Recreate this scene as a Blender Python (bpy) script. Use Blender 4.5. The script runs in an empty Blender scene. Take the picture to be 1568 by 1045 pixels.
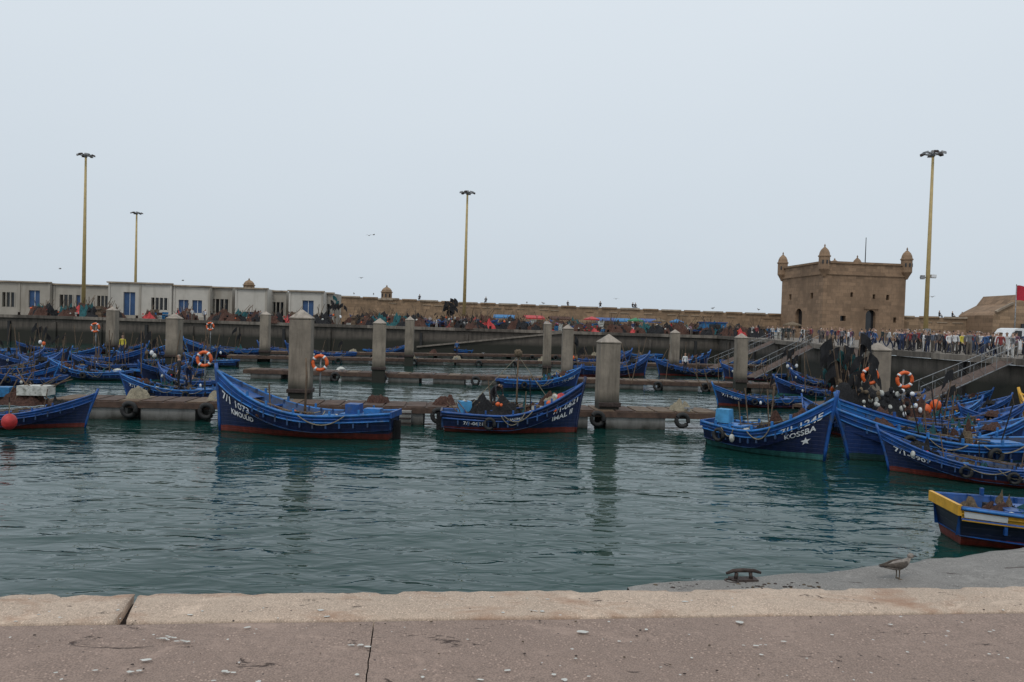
import bpy, math, random
from mathutils import Vector, Matrix, noise
random.seed(7)
R=random.random
def U(a,b): return a+(b-a)*random.random()
scene=bpy.context.scene
scene.view_settings.view_transform='Standard'
scene.view_settings.look='None'
scene.view_settings.exposure=0

# ------------------------------------------------ camera
EYE=4.4; FP=1132.0
cam_d=bpy.data.cameras.new('camera'); cam=bpy.data.objects.new('camera',cam_d)
scene.collection.objects.link(cam); scene.camera=cam
cam_d.sensor_width=36; cam_d.lens=26; cam_d.clip_end=8000; cam_d.clip_start=0.1
CM=Matrix.Translation((0,0,EYE))@Matrix.Rotation(math.radians(90-1.34),4,'X')@Matrix.Rotation(math.radians(1.7),4,'Z')
cam.matrix_world=CM
def site(px,py,z=0.0):
    d=CM.to_3x3()@Vector(((px-784)/FP,(522.5-py)/FP,-1))
    t=(z-EYE)/d.z
    return Vector((d.x*t,d.y*t,z))
def bx(px,Y): return (px-784)/FP*Y

# ------------------------------------------------ materials
MATS={}
def nt(name):
    m=bpy.data.materials.new(name); m.use_nodes=True
    t=m.node_tree; b=t.nodes['Principled BSDF']
    return m,t,b
def N(t,typ,**k):
    n=t.nodes.new(typ)
    for a,v in k.items():
        if a in n.inputs: n.inputs[a].default_value=v
        else: setattr(n,a,v)
    return n
def mixc(t,fac,a,b,mode='MIX'):
    n=t.nodes.new('ShaderNodeMix'); n.data_type='RGBA'; n.blend_type=mode
    for i,v in ((0,fac),(6,a),(7,b)):
        if isinstance(v,(int,float)): n.inputs[i].default_value=v
        elif isinstance(v,tuple): n.inputs[i].default_value=(v[0],v[1],v[2],1)
        else: t.links.new(v,n.inputs[i])
    return n.outputs[2]
def ramp(t,src,p0,p1,c0=(0,0,0),c1=(1,1,1)):
    r=t.nodes.new('ShaderNodeValToRGB')
    r.color_ramp.elements[0].position=p0; r.color_ramp.elements[1].position=p1
    r.color_ramp.elements[0].color=(*c0,1); r.color_ramp.elements[1].color=(*c1,1)
    t.links.new(src,r.inputs[0]); return r.outputs[0]
def noi(t,co,scale,detail=4,rough=.55,dist=0,vec=(1,1,1)):
    if vec!=(1,1,1):
        mp=t.nodes.new('ShaderNodeMapping'); mp.inputs['Scale'].default_value=vec
        t.links.new(co,mp.inputs['Vector']); co=mp.outputs[0]
    n=t.nodes.new('ShaderNodeTexNoise'); n.inputs['Scale'].default_value=scale
    n.inputs['Detail'].default_value=detail; n.inputs['Roughness'].default_value=rough; n.inputs['Distortion'].default_value=dist
    t.links.new(co,n.inputs['Vector']); return n.outputs['Fac']
def bump(t,b,h,strength=.4,dist=.02,prev=None):
    n=t.nodes.new('ShaderNodeBump'); n.inputs['Strength'].default_value=abs(strength); n.invert=strength<0; n.inputs['Distance'].default_value=dist
    t.links.new(h,n.inputs['Height'])
    if prev is not None: t.links.new(prev,n.inputs['Normal'])
    if b is not None: t.links.new(n.outputs[0],b.inputs['Normal'])
    return n.outputs[0]
def c3(c,k): return tuple(min(1,x*k) for x in c)
def mat(name,col,rough=.6,var=.3,scale=3,bs=.3,bd=.02,metal=0,dirt=None,dth=(.55,.7),streak=False):
    if name in MATS: return MATS[name]
    m,t,b=nt(name); co=t.nodes.new('ShaderNodeTexCoord').outputs['Object']
    n=noi(t,co,scale,3,.65)
    c=mixc(t,ramp(t,n,.3,.7),c3(col,1-var),c3(col,1+var))
    if dirt:
        n2=noi(t,co,scale*.8,4,.7,0,(1,1,.15) if streak else (1,1,1))
        c=mixc(t,ramp(t,n2,*dth),c,dirt)
    t.links.new(c,b.inputs['Base Color'])
    b.inputs['Roughness'].default_value=rough; b.inputs['Metallic'].default_value=metal
    n3=noi(t,co,scale*5,2,.7); bump(t,b,n3,bs,bd)
    MATS[name]=m; return m
def hullmat(name,main,bottom=(.17,.030,.02),line=.24):
    m,t,b=nt(name); co=t.nodes.new('ShaderNodeTexCoord').outputs['Object']
    sx=t.nodes.new('ShaderNodeSeparateXYZ'); t.links.new(co,sx.inputs[0])
    w=noi(t,co,2.5,4,.7)
    ma=N(t,'ShaderNodeMath',operation='MULTIPLY_ADD'); t.links.new(w,ma.inputs[0]); ma.inputs[1].default_value=.10; t.links.new(sx.outputs[2],ma.inputs[2])
    st=noi(t,co,3.5,5,.7,0,(1.6,1.6,.25))
    c=mixc(t,ramp(t,st,.35,.75),c3(main,.7),c3(main,1.5))
    sc=noi(t,co,9,5,.75,.3,(.35,1,1.6))
    c=mixc(t,ramp(t,sc,.64,.82),c,(.15,.17,.2))
    bt=mixc(t,ramp(t,st,.4,.7),c3(bottom,.5),bottom)
    slime=ramp(t,ma.outputs[0],.05,.10)
    bt=mixc(t,slime,(.015,.025,.015),bt)
    c=mixc(t,ramp(t,ma.outputs[0],line+.045,line+.055),bt,c)
    t.links.new(c,b.inputs['Base Color']); b.inputs['Roughness'].default_value=.45
    pl=t.nodes.new('ShaderNodeTexWave'); pl.bands_direction='Z'; pl.inputs['Scale'].default_value=2.2; pl.inputs['Distortion'].default_value=.3
    t.links.new(co,pl.inputs['Vector'])
    n1=bump(t,None,ramp(t,pl.outputs['Fac'],0,.06),.5,.01)
    bump(t,b,noi(t,co,14,3,.7),.3,.014,n1)
    return m
M=dict(
 navy=hullmat('paint_navy_hull',(.006,.014,.052)),
 blueh=hullmat('paint_blue_hull',(.008,.027,.11),(.02,.06,.06)),
 tealh=hullmat('paint_teal_bottom_hull',(.006,.013,.052),(.04,.16,.15),.22),
 dark=hullmat('paint_dark_hull',(.006,.009,.02),(.20,.03,.02),.2),
 blue=mat('paint_blue_strake',(.010,.067,.25),.45,.4,3,.3,.01,0,(.05,.075,.12),(.55,.72)),
 cyan=mat('paint_light_blue',(.018,.14,.40),.48,.35,3,.3,.01,0,(.10,.14,.18),(.55,.72)),
 inner=mat('paint_blue_interior',(.012,.055,.16),.6,.5,3,.3,.01,0,(.035,.035,.04),(.45,.65)),
 wood=mat('weathered_wood',(.12,.08,.05),.8,.4,4),
 white=mat('white_paint',(.68,.69,.70),.5,.1,4,.2,.01,0,(.35,.33,.3),(.6,.8)),
 yellow=mat('yellow_paint',(.62,.33,.03),.45,.2,4,.2,.01,0,(.25,.15,.05),(.62,.78)),
 orange=mat('orange_plastic',(.65,.11,.02),.5,.25,6),
 red=mat('red_plastic',(.42,.025,.025),.5,.3,6),
 green=mat('green_tarp',(.04,.2,.09),.7,.25,4),
 pink=mat('pink_cloth',(.4,.08,.12),.8,.2,4),
 teal=mat('teal_net',(.02,.10,.11),.95,.5,14,1,.05),
 net=mat('brown_net',(.085,.04,.028),.95,.6,14,1,.05),
 netk=mat('dark_net',(.016,.016,.018),.95,.5,14,1,.05),
 nety=mat('tan_net',(.17,.125,.08),.95,.5,14,1,.05),
 rope=mat('rope_fibre',(.24,.21,.15),.9,.3,20),
 black=mat('black_cloth',(.012,.012,.014),.85,.3,6),
 rubber=mat('tyre_rubber',(.018,.018,.018),.75,.3,8),
 steel=mat('galvanised_steel',(.24,.25,.26),.5,.3,6,.2,.01,.3,(.12,.08,.055),(.5,.68)),
 iron=mat('rusty_iron',(.05,.035,.03),.7,.5,12,.6,.01,.3),
 mast=mat('mast_cream_paint',(.42,.31,.13),.55,.12,2,.2,.01,0,(.25,.19,.11),(.6,.8)),
 crate=mat('blue_crate',(.02,.15,.34),.5,.35,5),
 tarp=mat('light_blue_tarp',(.05,.24,.45),.6,.3,3),
 glass=mat('dark_glass',(.02,.022,.025),.15,.1,1,0,.01),
 foam=mat('polystyrene_float',(.5,.5,.46),.8,.25,6,.3,.02,0,(.15,.15,.12),(.5,.7)),
)
def stone(name,col,sx=1.0,row=.35,mort=.7,dirt=(.115,.085,.06)):
    m,t,b=nt(name); co=t.nodes.new('ShaderNodeTexCoord').outputs['Object']
    sp=t.nodes.new('ShaderNodeSeparateXYZ'); t.links.new(co,sp.inputs[0])
    ad=N(t,'ShaderNodeMath',operation='ADD'); t.links.new(sp.outputs[0],ad.inputs[0]); t.links.new(sp.outputs[1],ad.inputs[1])
    cb=t.nodes.new('ShaderNodeCombineXYZ'); t.links.new(ad.outputs[0],cb.inputs[0]); t.links.new(sp.outputs[2],cb.inputs[1])
    br=t.nodes.new('ShaderNodeTexBrick'); br.inputs['Scale'].default_value=1
    br.inputs['Brick Width'].default_value=sx; br.inputs['Row Height'].default_value=row; br.inputs['Mortar Size'].default_value=.03
    br.inputs['Color1'].default_value=(*c3(col,1.3),1); br.inputs['Color2'].default_value=(*c3(col,.65),1); br.inputs['Mortar'].default_value=(*c3(col,mort),1)
    t.links.new(cb.outputs[0],br.inputs['Vector'])
    n=noi(t,co,.35,5,.7); n2=noi(t,co,2.5,5,.7,0,(1,1,.4)); n4=noi(t,co,.25,4,.7,0,(1,1,.3))
    c=mixc(t,ramp(t,n,.35,.85),br.outputs[0],c3(col,1.25))
    c=mixc(t,ramp(t,n2,.5,.85),c,dirt)
    c=mixc(t,ramp(t,n4,.5,.72),c,c3(col,.65))
    t.links.new(c,b.inputs['Base Color']); b.inputs['Roughness'].default_value=.9
    bump(t,b,n2,.6,.1)
    return m
M['stone']=stone('rampart_sandstone',(.26,.175,.108),1.2,.5)
M['stoned']=stone('tower_sandstone',(.245,.160,.100),1.3,.55)
M['cap']=mat('pale_coping_stone',(.34,.275,.205),.9,.3,.6,.3,.03,0,(.16,.12,.09),(.5,.7))
M['render']=mat('off_white_render',(.48,.45,.40),.85,.1,.5,.2,.02,0,(.28,.25,.20),(.52,.75),True)
M['renderd']=mat('aged_render',(.34,.31,.265),.85,.12,.5,.2,.02,0,(.19,.16,.125),(.5,.75),True)
M['doorb']=mat('blue_door_paint',(.025,.07,.17),.5,.2,2)
def concrete(name,col,wet=True,top=1.2):
    m,t,b=nt(name); g=t.nodes.new('ShaderNodeNewGeometry').outputs['Position']
    n=noi(t,g,.8,5,.7); n2=noi(t,g,2.2,5,.7,0,(1,1,.12)); n3=noi(t,g,14,4,.7)
    c=mixc(t,ramp(t,n,.3,.7),c3(col,.68),c3(col,1.25))
    c=mixc(t,ramp(t,n2,.45,.72),c,c3(col,.4))
    c=mixc(t,ramp(t,n3,.6,.8),c,c3(col,.6))
    if wet:
        sp=t.nodes.new('ShaderNodeSeparateXYZ'); t.links.new(g,sp.inputs[0])
        ma=N(t,'ShaderNodeMath',operation='MULTIPLY_ADD'); t.links.new(n,ma.inputs[0]); ma.inputs[1].default_value=-.8; t.links.new(sp.outputs[2],ma.inputs[2])
        mr=N(t,'ShaderNodeMapRange'); t.links.new(ma.outputs[0],mr.inputs[0]); mr.inputs[1].default_value=top-.9; mr.inputs[2].default_value=top-.3
        c=mixc(t,mr.outputs[0],(.022,.022,.016),c)
    t.links.new(c,b.inputs['Base Color']); b.inputs['Roughness'].default_value=.88
    bump(t,b,n3,.5,.02); return m
M['quay']=concrete('quay_wall_concrete',(.11,.093,.077),True,2.0)
M['deck']=concrete('quay_deck_concrete',(.21,.18,.15),False)
M['pile']=concrete('pile_concrete',(.25,.21,.165),True,1.5)
M['pcap']=concrete('pile_cap_concrete',(.36,.31,.26),False)
M['pont']=concrete('pontoon_concrete',(.38,.37,.35),True,.50)
M['pwood']=mat('pontoon_timber',(.075,.045,.032),.85,.45,3)

# ------------------------------------------------ mesh builder
class MB:
    def __init__(s): s.v=[];s.f=[];s.m=[];s.sm=[];s.mats=[]
    def mi(s,m):
        m=M[m] if isinstance(m,str) else m
        if m not in s.mats: s.mats.append(m)
        return s.mats.index(m)
    def add(s,vs,fs,m,sm=False):
        o=len(s.v); k=s.mi(m); s.v+= [tuple(x) for x in vs]
        for f in fs: s.f.append([o+i for i in f]); s.m.append(k); s.sm.append(sm)
    def box(s,c,sz,m,rz=0,taper=1,rx=0,ry=0):
        vs=[];rm=Matrix.Rotation(rz,3,'Z')@Matrix.Rotation(ry,3,'Y')@Matrix.Rotation(rx,3,'X')
        for z in(-.5,.5):
            k=taper if z>0 else 1
            for x,y in((-.5,-.5),(.5,-.5),(.5,.5),(-.5,.5)):
                vs.append(Vector(c)+rm@Vector((x*sz[0]*k,y*sz[1]*k,z*sz[2])))
        s.add(vs,[(0,3,2,1),(4,5,6,7),(0,1,5,4),(1,2,6,5),(2,3,7,6),(3,0,4,7)],m)
    def tube(s,pts,r,m,n=6,closed=False):
        pts=[Vector(p) for p in pts]; L=len(pts); vs=[];fs=[]
        rs=r if isinstance(r,(list,tuple)) else [r]*L
        for i,p in enumerate(pts):
            a=pts[(i-1)%L] if (i>0 or closed) else p; b=pts[(i+1)%L] if (i<L-1 or closed) else p
            d=(b-a).normalized() if (b-a).length>1e-6 else Vector((0,0,1))
            up=Vector((0,0,1)) if abs(d.z)<.9 else Vector((1,0,0))
            e=d.cross(up).normalized(); g=e.cross(d)
            for k in range(n):
                an=2*math.pi*k/n; vs.append(p+(e*math.cos(an)+g*math.sin(an))*rs[i])
        for i in range(L if closed else L-1):
            for k in range(n):
                fs.append((i*n+k,i*n+(k+1)%n,((i+1)%L)*n+(k+1)%n,((i+1)%L)*n+k))
        if not closed: fs+= [tuple(range(n))[::-1],tuple(range((L-1)*n,L*n))]
        s.add(vs,fs,m,n>5)
    def ring(s,c,Rr,r,m,axis='Y',rot=None,n=20,k=8):
        pts=[]
        for i in range(n):
            a=2*math.pi*i/n
            p=Vector((math.cos(a)*Rr,0,math.sin(a)*Rr)) if axis=='Y' else (Vector((0,math.cos(a)*Rr,math.sin(a)*Rr)) if axis=='X' else Vector((math.cos(a)*Rr,math.sin(a)*Rr,0)))
            if rot is not None: p=rot@p
            pts.append(Vector(c)+p)
        if m=='lifering':
            s.tube(pts,r,'orange',k,True)
            for j in range(4):
                i=int(n/8+j*n/4)
                s.tube([pts[i%n],pts[(i+1)%n]],r*1.12,'white',k)
        else: s.tube(pts,r,m,k,True)
    def ell(s,c,r,m,n=10,k=7,nz=0,seed=0):
        vs=[];fs=[]
        for i in range(k+1):
            th=math.pi*i/k
            for j in range(n):
                ph=2*math.pi*j/n; d=Vector((math.sin(th)*math.cos(ph),math.sin(th)*math.sin(ph),math.cos(th)))
                q=1+nz*noise.noise(d*2.3+Vector((seed,seed*.7,0)))
                vs.append((c[0]+d.x*r[0]*q,c[1]+d.y*r[1]*q,c[2]+d.z*r[2]*q))
        for i in range(k):
            for j in range(n): fs.append((i*n+j,(i+1)*n+j,(i+1)*n+(j+1)%n,i*n+(j+1)%n))
        s.add(vs,fs,m,True)
    def heap(s,c,rx,ry,h,m,n=14,seed=None,rz=0):
        seed=seed if seed is not None else U(0,100); vs=[];fs=[]; cs,sn=math.cos(rz),math.sin(rz)
        for i in range(n+1):
            for j in range(n+1):
                x=2*i/n-1;y=2*j/n-1; x2=x*math.sqrt(1-y*y/2);y2=y*math.sqrt(1-x*x/2); rr=min(1,math.hypot(x2,y2))
                q=(1-rr**2.6)*(.8+.9*noise.noise(Vector((x2*2.4,y2*2.4,seed))))+.28*noise.noise(Vector((x2*7,y2*7,seed)))*(1 if rr<.95 else 0)
                w=1+.25*noise.noise(Vector((x2*1.5,y2*1.5,seed+9)))
                X=x2*rx*w;Y=y2*ry*w
                vs.append((c[0]+X*cs-Y*sn,c[1]+X*sn+Y*cs,c[2]+max(-.02,q*h)))
        for i in range(n):
            for j in range(n):
                a=i*(n+1)+j; fs.append((a,a+n+1,a+n+2,a+1))
        s.add(vs,fs,m,False)
    def loft(s,secs,m,n=10):
        vs=[];fs=[]
        for c,w,h in secs:
            for k in range(n):
                a=2*math.pi*k/n; vs.append(Vector(c)+Vector(w)*math.cos(a)+Vector(h)*math.sin(a))
        L=len(secs)
        for i in range(L-1):
            for k in range(n): fs.append((i*n+k,i*n+(k+1)%n,(i+1)*n+(k+1)%n,(i+1)*n+k))
        fs+=[tuple(range(n))[::-1],tuple(range((L-1)*n,L*n))]
        s.add(vs,fs,m,True)
    def mesh(s,name):
        me=bpy.data.meshes.new(name); me.from_pydata(s.v,[],s.f)
        for m in s.mats: me.materials.append(m)
        me.polygons.foreach_set('material_index',s.m); me.polygons.foreach_set('use_smooth',s.sm); me.update(); return me
    def obj(s,name,loc=(0,0,0),rz=0,parent=None):
        return put(name,s.mesh(name),loc,rz,1,parent)
def put(name,me,loc=(0,0,0),rz=0,sc=1,parent=None):
    o=bpy.data.objects.new(name,me); scene.collection.objects.link(o)
    o.location=loc; o.rotation_euler=(0,0,rz); o.scale=(sc,sc,sc) if isinstance(sc,(int,float)) else sc
    if parent: o.parent=parent
    return o
def empty(name,loc=(0,0,0),rz=0):
    return put(name,None,loc,rz)

# ------------------------------------------------ water
m,t,b=nt('harbour_water'); g=t.nodes.new('ShaderNodeNewGeometry').outputs['Position']
lo=noi(t,g,.06,2,.5)
t.links.new(mixc(t,ramp(t,lo,.3,.7),(.0045,.031,.027),(.008,.044,.037)),b.inputs['Base Color'])
b.inputs['Roughness'].default_value=.03; b.inputs['IOR'].default_value=1.30
gust=ramp(t,noi(t,g,.09,3,.55,.6,(.6,1.4,1)),.35,.65,(.4,.4,.4),(1,1,1))
h2_=N(t,'ShaderNodeMath',operation='MULTIPLY'); t.links.new(noi(t,g,1.7,2,.5,.8,(.6,1.4,1)),h2_.inputs[0]); t.links.new(gust,h2_.inputs[1])
b1=bump(t,None,noi(t,g,.45,2,.45,.5,(.65,1.35,1)),1,.13)
b2=bump(t,None,h2_.outputs[0],1,.062,b1)
bump(t,b,noi(t,g,5.5,2,.5,.3,(.8,1.2,1)),1,.005,b2)
M['water']=m
w=MB(); w.add([(-3000,-300,0),(3000,-300,0),(3000,5000,0),(-3000,5000,0)],[(0,1,2,3)],'water'); w.obj('water')

# ------------------------------------------------ near quay
def nearconc(name,col,dark,coping):
    m,t,b=nt(name); g=t.nodes.new('ShaderNodeNewGeometry').outputs['Position']
    a=noi(t,g,.9,3,.65); c_=noi(t,g,3.5,5,.72,.4); d=noi(t,g,16,3,.7); e=noi(t,g,70,2,.7)
    c=mixc(t,ramp(t,a,.35,.65),c3(col,.76),c3(col,1.2))
    c=mixc(t,ramp(t,c_,.42,.72),c,dark)
    c=mixc(t,ramp(t,d,.45,.72),c,c3(col,.6))
    c=mixc(t,.5,c,mixc(t,ramp(t,e,.38,.62),c3(col,.55),c3(col,1.35)))
    vo=t.nodes.new('ShaderNodeTexVoronoi'); vo.inputs['Scale'].default_value=36 if coping else 26; t.links.new(g,vo.inputs['Vector'])
    agg=ramp(t,vo.outputs['Distance'],.16,.28,(1,1,1),(0,0,0))
    sel=ramp(t,c_,.46,.54)
    mm=N(t,'ShaderNodeMath',operation='MULTIPLY'); t.links.new(agg,mm.inputs[0]); t.links.new(sel,mm.inputs[1])
    c=mixc(t,mm.outputs[0],c,c3(col,1.5))
    lt=noi(t,g,1.3,4,.7,1.0,(1,1.6,1)); lf=N(t,'ShaderNodeMath',operation='MULTIPLY'); t.links.new(ramp(t,lt,.58,.68),lf.inputs[0]); lf.inputs[1].default_value=.45
    c=mixc(t,lf.outputs[0],c,c3(col,1.45))
    sp=noi(t,g,1.9,6,.78,.8,(.7,1.6,1))
    pit=ramp(t,sp,.63,.67)
    c=mixc(t,pit,c,(.06,.036,.028))
    if coping:
        rs=noi(t,g,.9,4,.7,.5,(1,2.2,1)); c=mixc(t,ramp(t,rs,.50,.72),c,(.30,.165,.10))
    v2=t.nodes.new('ShaderNodeTexVoronoi'); v2.inputs['Scale'].default_value=4.5; t.links.new(g,v2.inputs['Vector'])
    wn=noi(t,g,30,2,.6)
    md=N(t,'ShaderNodeMath',operation='MULTIPLY_ADD'); t.links.new(wn,md.inputs[0]); md.inputs[1].default_value=.12; t.links.new(v2.outputs['Distance'],md.inputs[2])
    spk=ramp(t,md.outputs[0],.105,.12,(1,1,1),(0,0,0))
    c=mixc(t,spk,c,(.52,.5,.47))
    v4=t.nodes.new('ShaderNodeTexVoronoi'); v4.inputs['Scale'].default_value=6.3; mp=t.nodes.new('ShaderNodeMapping'); mp.inputs['Location'].default_value=(3.3,7.1,0); t.links.new(g,mp.inputs[0]); t.links.new(mp.outputs[0],v4.inputs['Vector'])
    md=N(t,'ShaderNodeMath',operation='MULTIPLY_ADD'); t.links.new(wn,md.inputs[0]); md.inputs[1].default_value=.12; t.links.new(v4.outputs['Distance'],md.inputs[2])
    c=mixc(t,ramp(t,md.outputs[0],.11,.125,(1,1,1),(0,0,0)),c,(.06,.045,.04))
    t.links.new(c,b.inputs['Base Color']); b.inputs['Roughness'].default_value=.85
    n1=bump(t,None,pit,-.8,.02); n2=bump(t,None,d,.7,.018,n1); bump(t,b,e,.6,.005,n2)
    return m
M['coping']=nearconc('coping_concrete',(.50,.385,.295),(.33,.235,.175),True)
M['slab']=nearconc('quay_slab_concrete',(.285,.205,.165),(.18,.125,.098),False)
M['ramp']=nearconc('slipway_concrete',(.225,.210,.192),(.125,.115,.105),False)
M['joint']=mat('dark_joint_filler',(.03,.022,.018),.95,.3,10)  # near-black filler seen in the open coping and slab joints
ang=math.radians(6.0); UD=Vector((math.cos(ang),math.sin(ang),0)); VD=Vector((-math.sin(ang),math.cos(ang),0)); O=Vector((0,7.2,0))
def L2(u,v,z): p=O+UD*u+VD*v; return (p.x,p.y,z)
def toUV(p): q=Vector((p.x,p.y,0))-O; return q.dot(UD),q.dot(VD)
QZ=1.8
nq=empty('near_quay')
jo=toUV(site(208,912,QZ)); ji=toUV(site(178,957,QZ))
sl_=(jo[0]-ji[0])/(jo[1]-ji[1]); uo=jo[0]-sl_*jo[1]; ui=uo-sl_*.7
def coping(u0a,u0b,u1a,u1b):
    mb=MB(); nu=max(4,int(abs(u1a-u0a)*16)); prof=[(-.70,-.30),(-.70,-.012),(-.68,0),(-.5,.004),(-.3,.004),(-.12,.0),(-.05,-.008),(-.015,-.025),(0,-.06),(.004,-.16),(.0,-.5),(.0,-2.4)]
    vs=[];fs=[]
    for i in range(nu+1):
        k=i/nu
        for (v,dz) in prof:
            w=(v+.7)/.7
            u=(u0a+(u0b-u0a)*w)*(1-k)+(u1a+(u1b-u1a)*w)*k
            e=.04*noise.noise(Vector((u*1.7,5,0)))+.035*noise.noise(Vector((u*7,3,0))) if v>-.1 else 0
            if i in(0,nu): u+=.04*noise.noise(Vector((v*9,u0a,3)))
            zz=dz+.006*noise.noise(Vector((u*2,v*3,1))); 
            if v>-.08 and dz>-.2: zz-=max(0,noise.noise(Vector((u*3.1,9,0)))-.1)*.13
            ee=e+ (.018*noise.noise(Vector((u*5,v,7))) if v<-.6 else 0)
            vs.append(L2(u,v+ee,QZ+zz))
    n=len(prof)
    for i in range(nu):
        for j in range(n-1): fs.append((i*n+j,(i+1)*n+j,(i+1)*n+j+1,i*n+j+1))
    fs.append(tuple(range(n))); fs.append(tuple(range(nu*n,(nu+1)*n))[::-1])
    mb.add(vs,fs,'coping',True); mb.obj('coping',parent=nq)
coping(-18,-18,ui-.04,uo-.04); coping(ui+.04,uo+.04,9.5,9.5); coping(9.53,9.53,22,22)
sa=toUV(site(572,957,QZ)); sb=toUV(site(560,1045,QZ)); ssl=(sa[0]-sb[0])/(sa[1]-sb[1]); s_u=sa[0]-ssl*(sa[1]+.715)
mb=MB()
for (a,b2_) in((-20,s_u-.005),(s_u+.005,12)):
    nu=60;nv=60;vs=[];fs=[]
    for i in range(nu+1):
        for j in range(nv+1):
            u=a+(b2_-a)*i/nu; v=-.722-9*(j/nv)**1.6
            sk=(v+.715)*ssl
            jit=.007*noise.noise(Vector((v*9,3,2))) if i in(0,nu) else 0
            vs.append(L2(u+sk+jit,v+(.014*noise.noise(Vector((u*3,8,1))) if j==0 else 0),QZ-.012+.006*noise.noise(Vector((u,v*1.5,4)))-(.014 if j==0 else 0)))
    for i in range(nu):
        for j in range(nv): a0=i*(nv+1)+j; fs.append((a0,a0+1,a0+nv+2,a0+nv+1))
    mb.add(vs,fs,'slab',True)
mb.box(L2(0,-8,QZ-1.3),(60,15.9,2.4),'joint',ang)
mb.obj('slab',parent=nq)
mb=MB(); mb.box(L2(0,-.4,QZ-1.35),(60,.7,2.2),'joint',ang); mb.obj('core',parent=nq)
# grey slipway
mb=MB(); nv=16;vs=[];fs=[]
oz=[(960,900,1.70),(1000,893,1.68),(1050,889,1.66),(1140,882,1.62),(1250,873,1.55),(1370,860,1.48),(1470,848,1.42),(1568,835,1.36),(1700,818,1.3)]
op=[site(*q) for q in oz]; op+=[Vector((12.6,12.6,1.25)),Vector((22,13,1.2))]
nu=90
def lerp_outer(k):
    f=k*(len(op)-1); i=min(int(f),len(op)-2); f-=i
    return op[i].lerp(op[i+1],f)
for i in range(nu+1):
    p=lerp_outer(i/nu); u,vv=toUV(p); vv=max(.03,vv); zo=p.z
    for j in range(nv+2):
        w=min(1,j/nv); v=-.05+(vv+.05+.06*noise.noise(Vector((u*3.5,1,0))))*w
        z=(1.72-.02*min(6,u))*(1-w)+zo*w+.03*noise.noise(Vector((u*1.3,v*1.3,2)))
        z=min(z,1.765)
        if j==nv: z-=.03
        if j==nv+1: z=-.6
        vs.append(L2(u,v,z))
for i in range(nu):
    for j in range(nv+1): a0=i*(nv+2)+j; fs.append((a0,a0+nv+2,a0+nv+3,a0+1))
mb.add(vs,fs,'ramp',True); slip=mb.obj('slipway')
bpy.context.view_layer.update(); dg=bpy.context.evaluated_depsgraph_get()
def hitat(px,py):
    d=(CM.to_3x3()@Vector(((px-784)/FP,(522.5-py)/FP,-1))).normalized()
    h_,l_,*_=scene.ray_cast(dg,Vector((0,0,EYE)),d)
    return l_ if h_ else site(px,py,1.5)
gull_spot=hitat(1374,887); cleat_spot=hitat(1138,889)
mb=MB(); M['drop']=mat('guano',(.55,.54,.5),.8,.2,20)
for i in range(80):
    p=site(U(-20,1560),U(915,1050),QZ); r=U(.004,.016)*(1.6 if R()<.15 else 1); n=11; pts=[]; el=U(.8,2.4); an=U(-.3,.3)
    for k in range(n):
        a=2*math.pi*k/n; q=r*(1+.6*noise.noise(Vector((math.cos(a)*2,math.sin(a)*2,i))))
        x=math.cos(a)*q*el;y=math.sin(a)*q
        pts.append((p.x+x*math.cos(an)-y*math.sin(an),p.y+x*math.sin(an)+y*math.cos(an),QZ+.008))
    mb.add(pts,[tuple(range(n))],'drop')
for cx,cy in((265,977),(545,990),(205,1030),(1165,990),(822,937),(280,983),(250,980),(350,1030)):
    p=site(cx,cy,QZ)
    for q in range(5):
        pts=[];n=9;ox,oy=U(-.06,.06),U(-.015,.015);r=U(.006,.017)
        for k in range(n):
            a=2*math.pi*k/n; pts.append((p.x+ox+math.cos(a)*r*U(.9,2.2),p.y+oy+math.sin(a)*r*U(.5,1),QZ+.009+q*.0006))
        mb.add(pts,[tuple(range(n))],'drop')
mb.obj('bird_droppings')
mb=MB()
for i in range(40):
    p=site(U(0,1568),U(925,1045),QZ); r=U(.004,.010); mb.ell((p.x,p.y,QZ+r*.4),(r*U(1,1.8),r,r*.6),'iron' if R()<.6 else 'nety',6,4,.5,i)
for i in range(34):
    q=hitat(U(1000,1260),U(892,902)); r=U(.006,.018); mb.ell((q.x,q.y,q.z+r*.2),(r*U(1,2.2),r,r*.6),'iron' if R()<.6 else 'nety',6,4,.7,i)
mb.obj('loose_debris')
p=cleat_spot; mb=MB()
mb.box((0,0,.015),(.30,.13,.03),'iron'); mb.tube([(-.09,0,.02),(-.08,0,.09)],.022,'iron',8); mb.tube([(.09,0,.02),(.08,0,.09)],.022,'iron',8)
mb.tube([(-.2,0,.085),(-.12,0,.115),(0,.0,.12),(.12,0,.115),(.2,0,.09)],[.015,.022,.025,.022,.015],'iron',8)
mb.ring((-.16,-.06,.02),.07,.012,'iron','Z'); mb.obj('mooring_cleat',(p.x,p.y,p.z-.005),.1)

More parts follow.
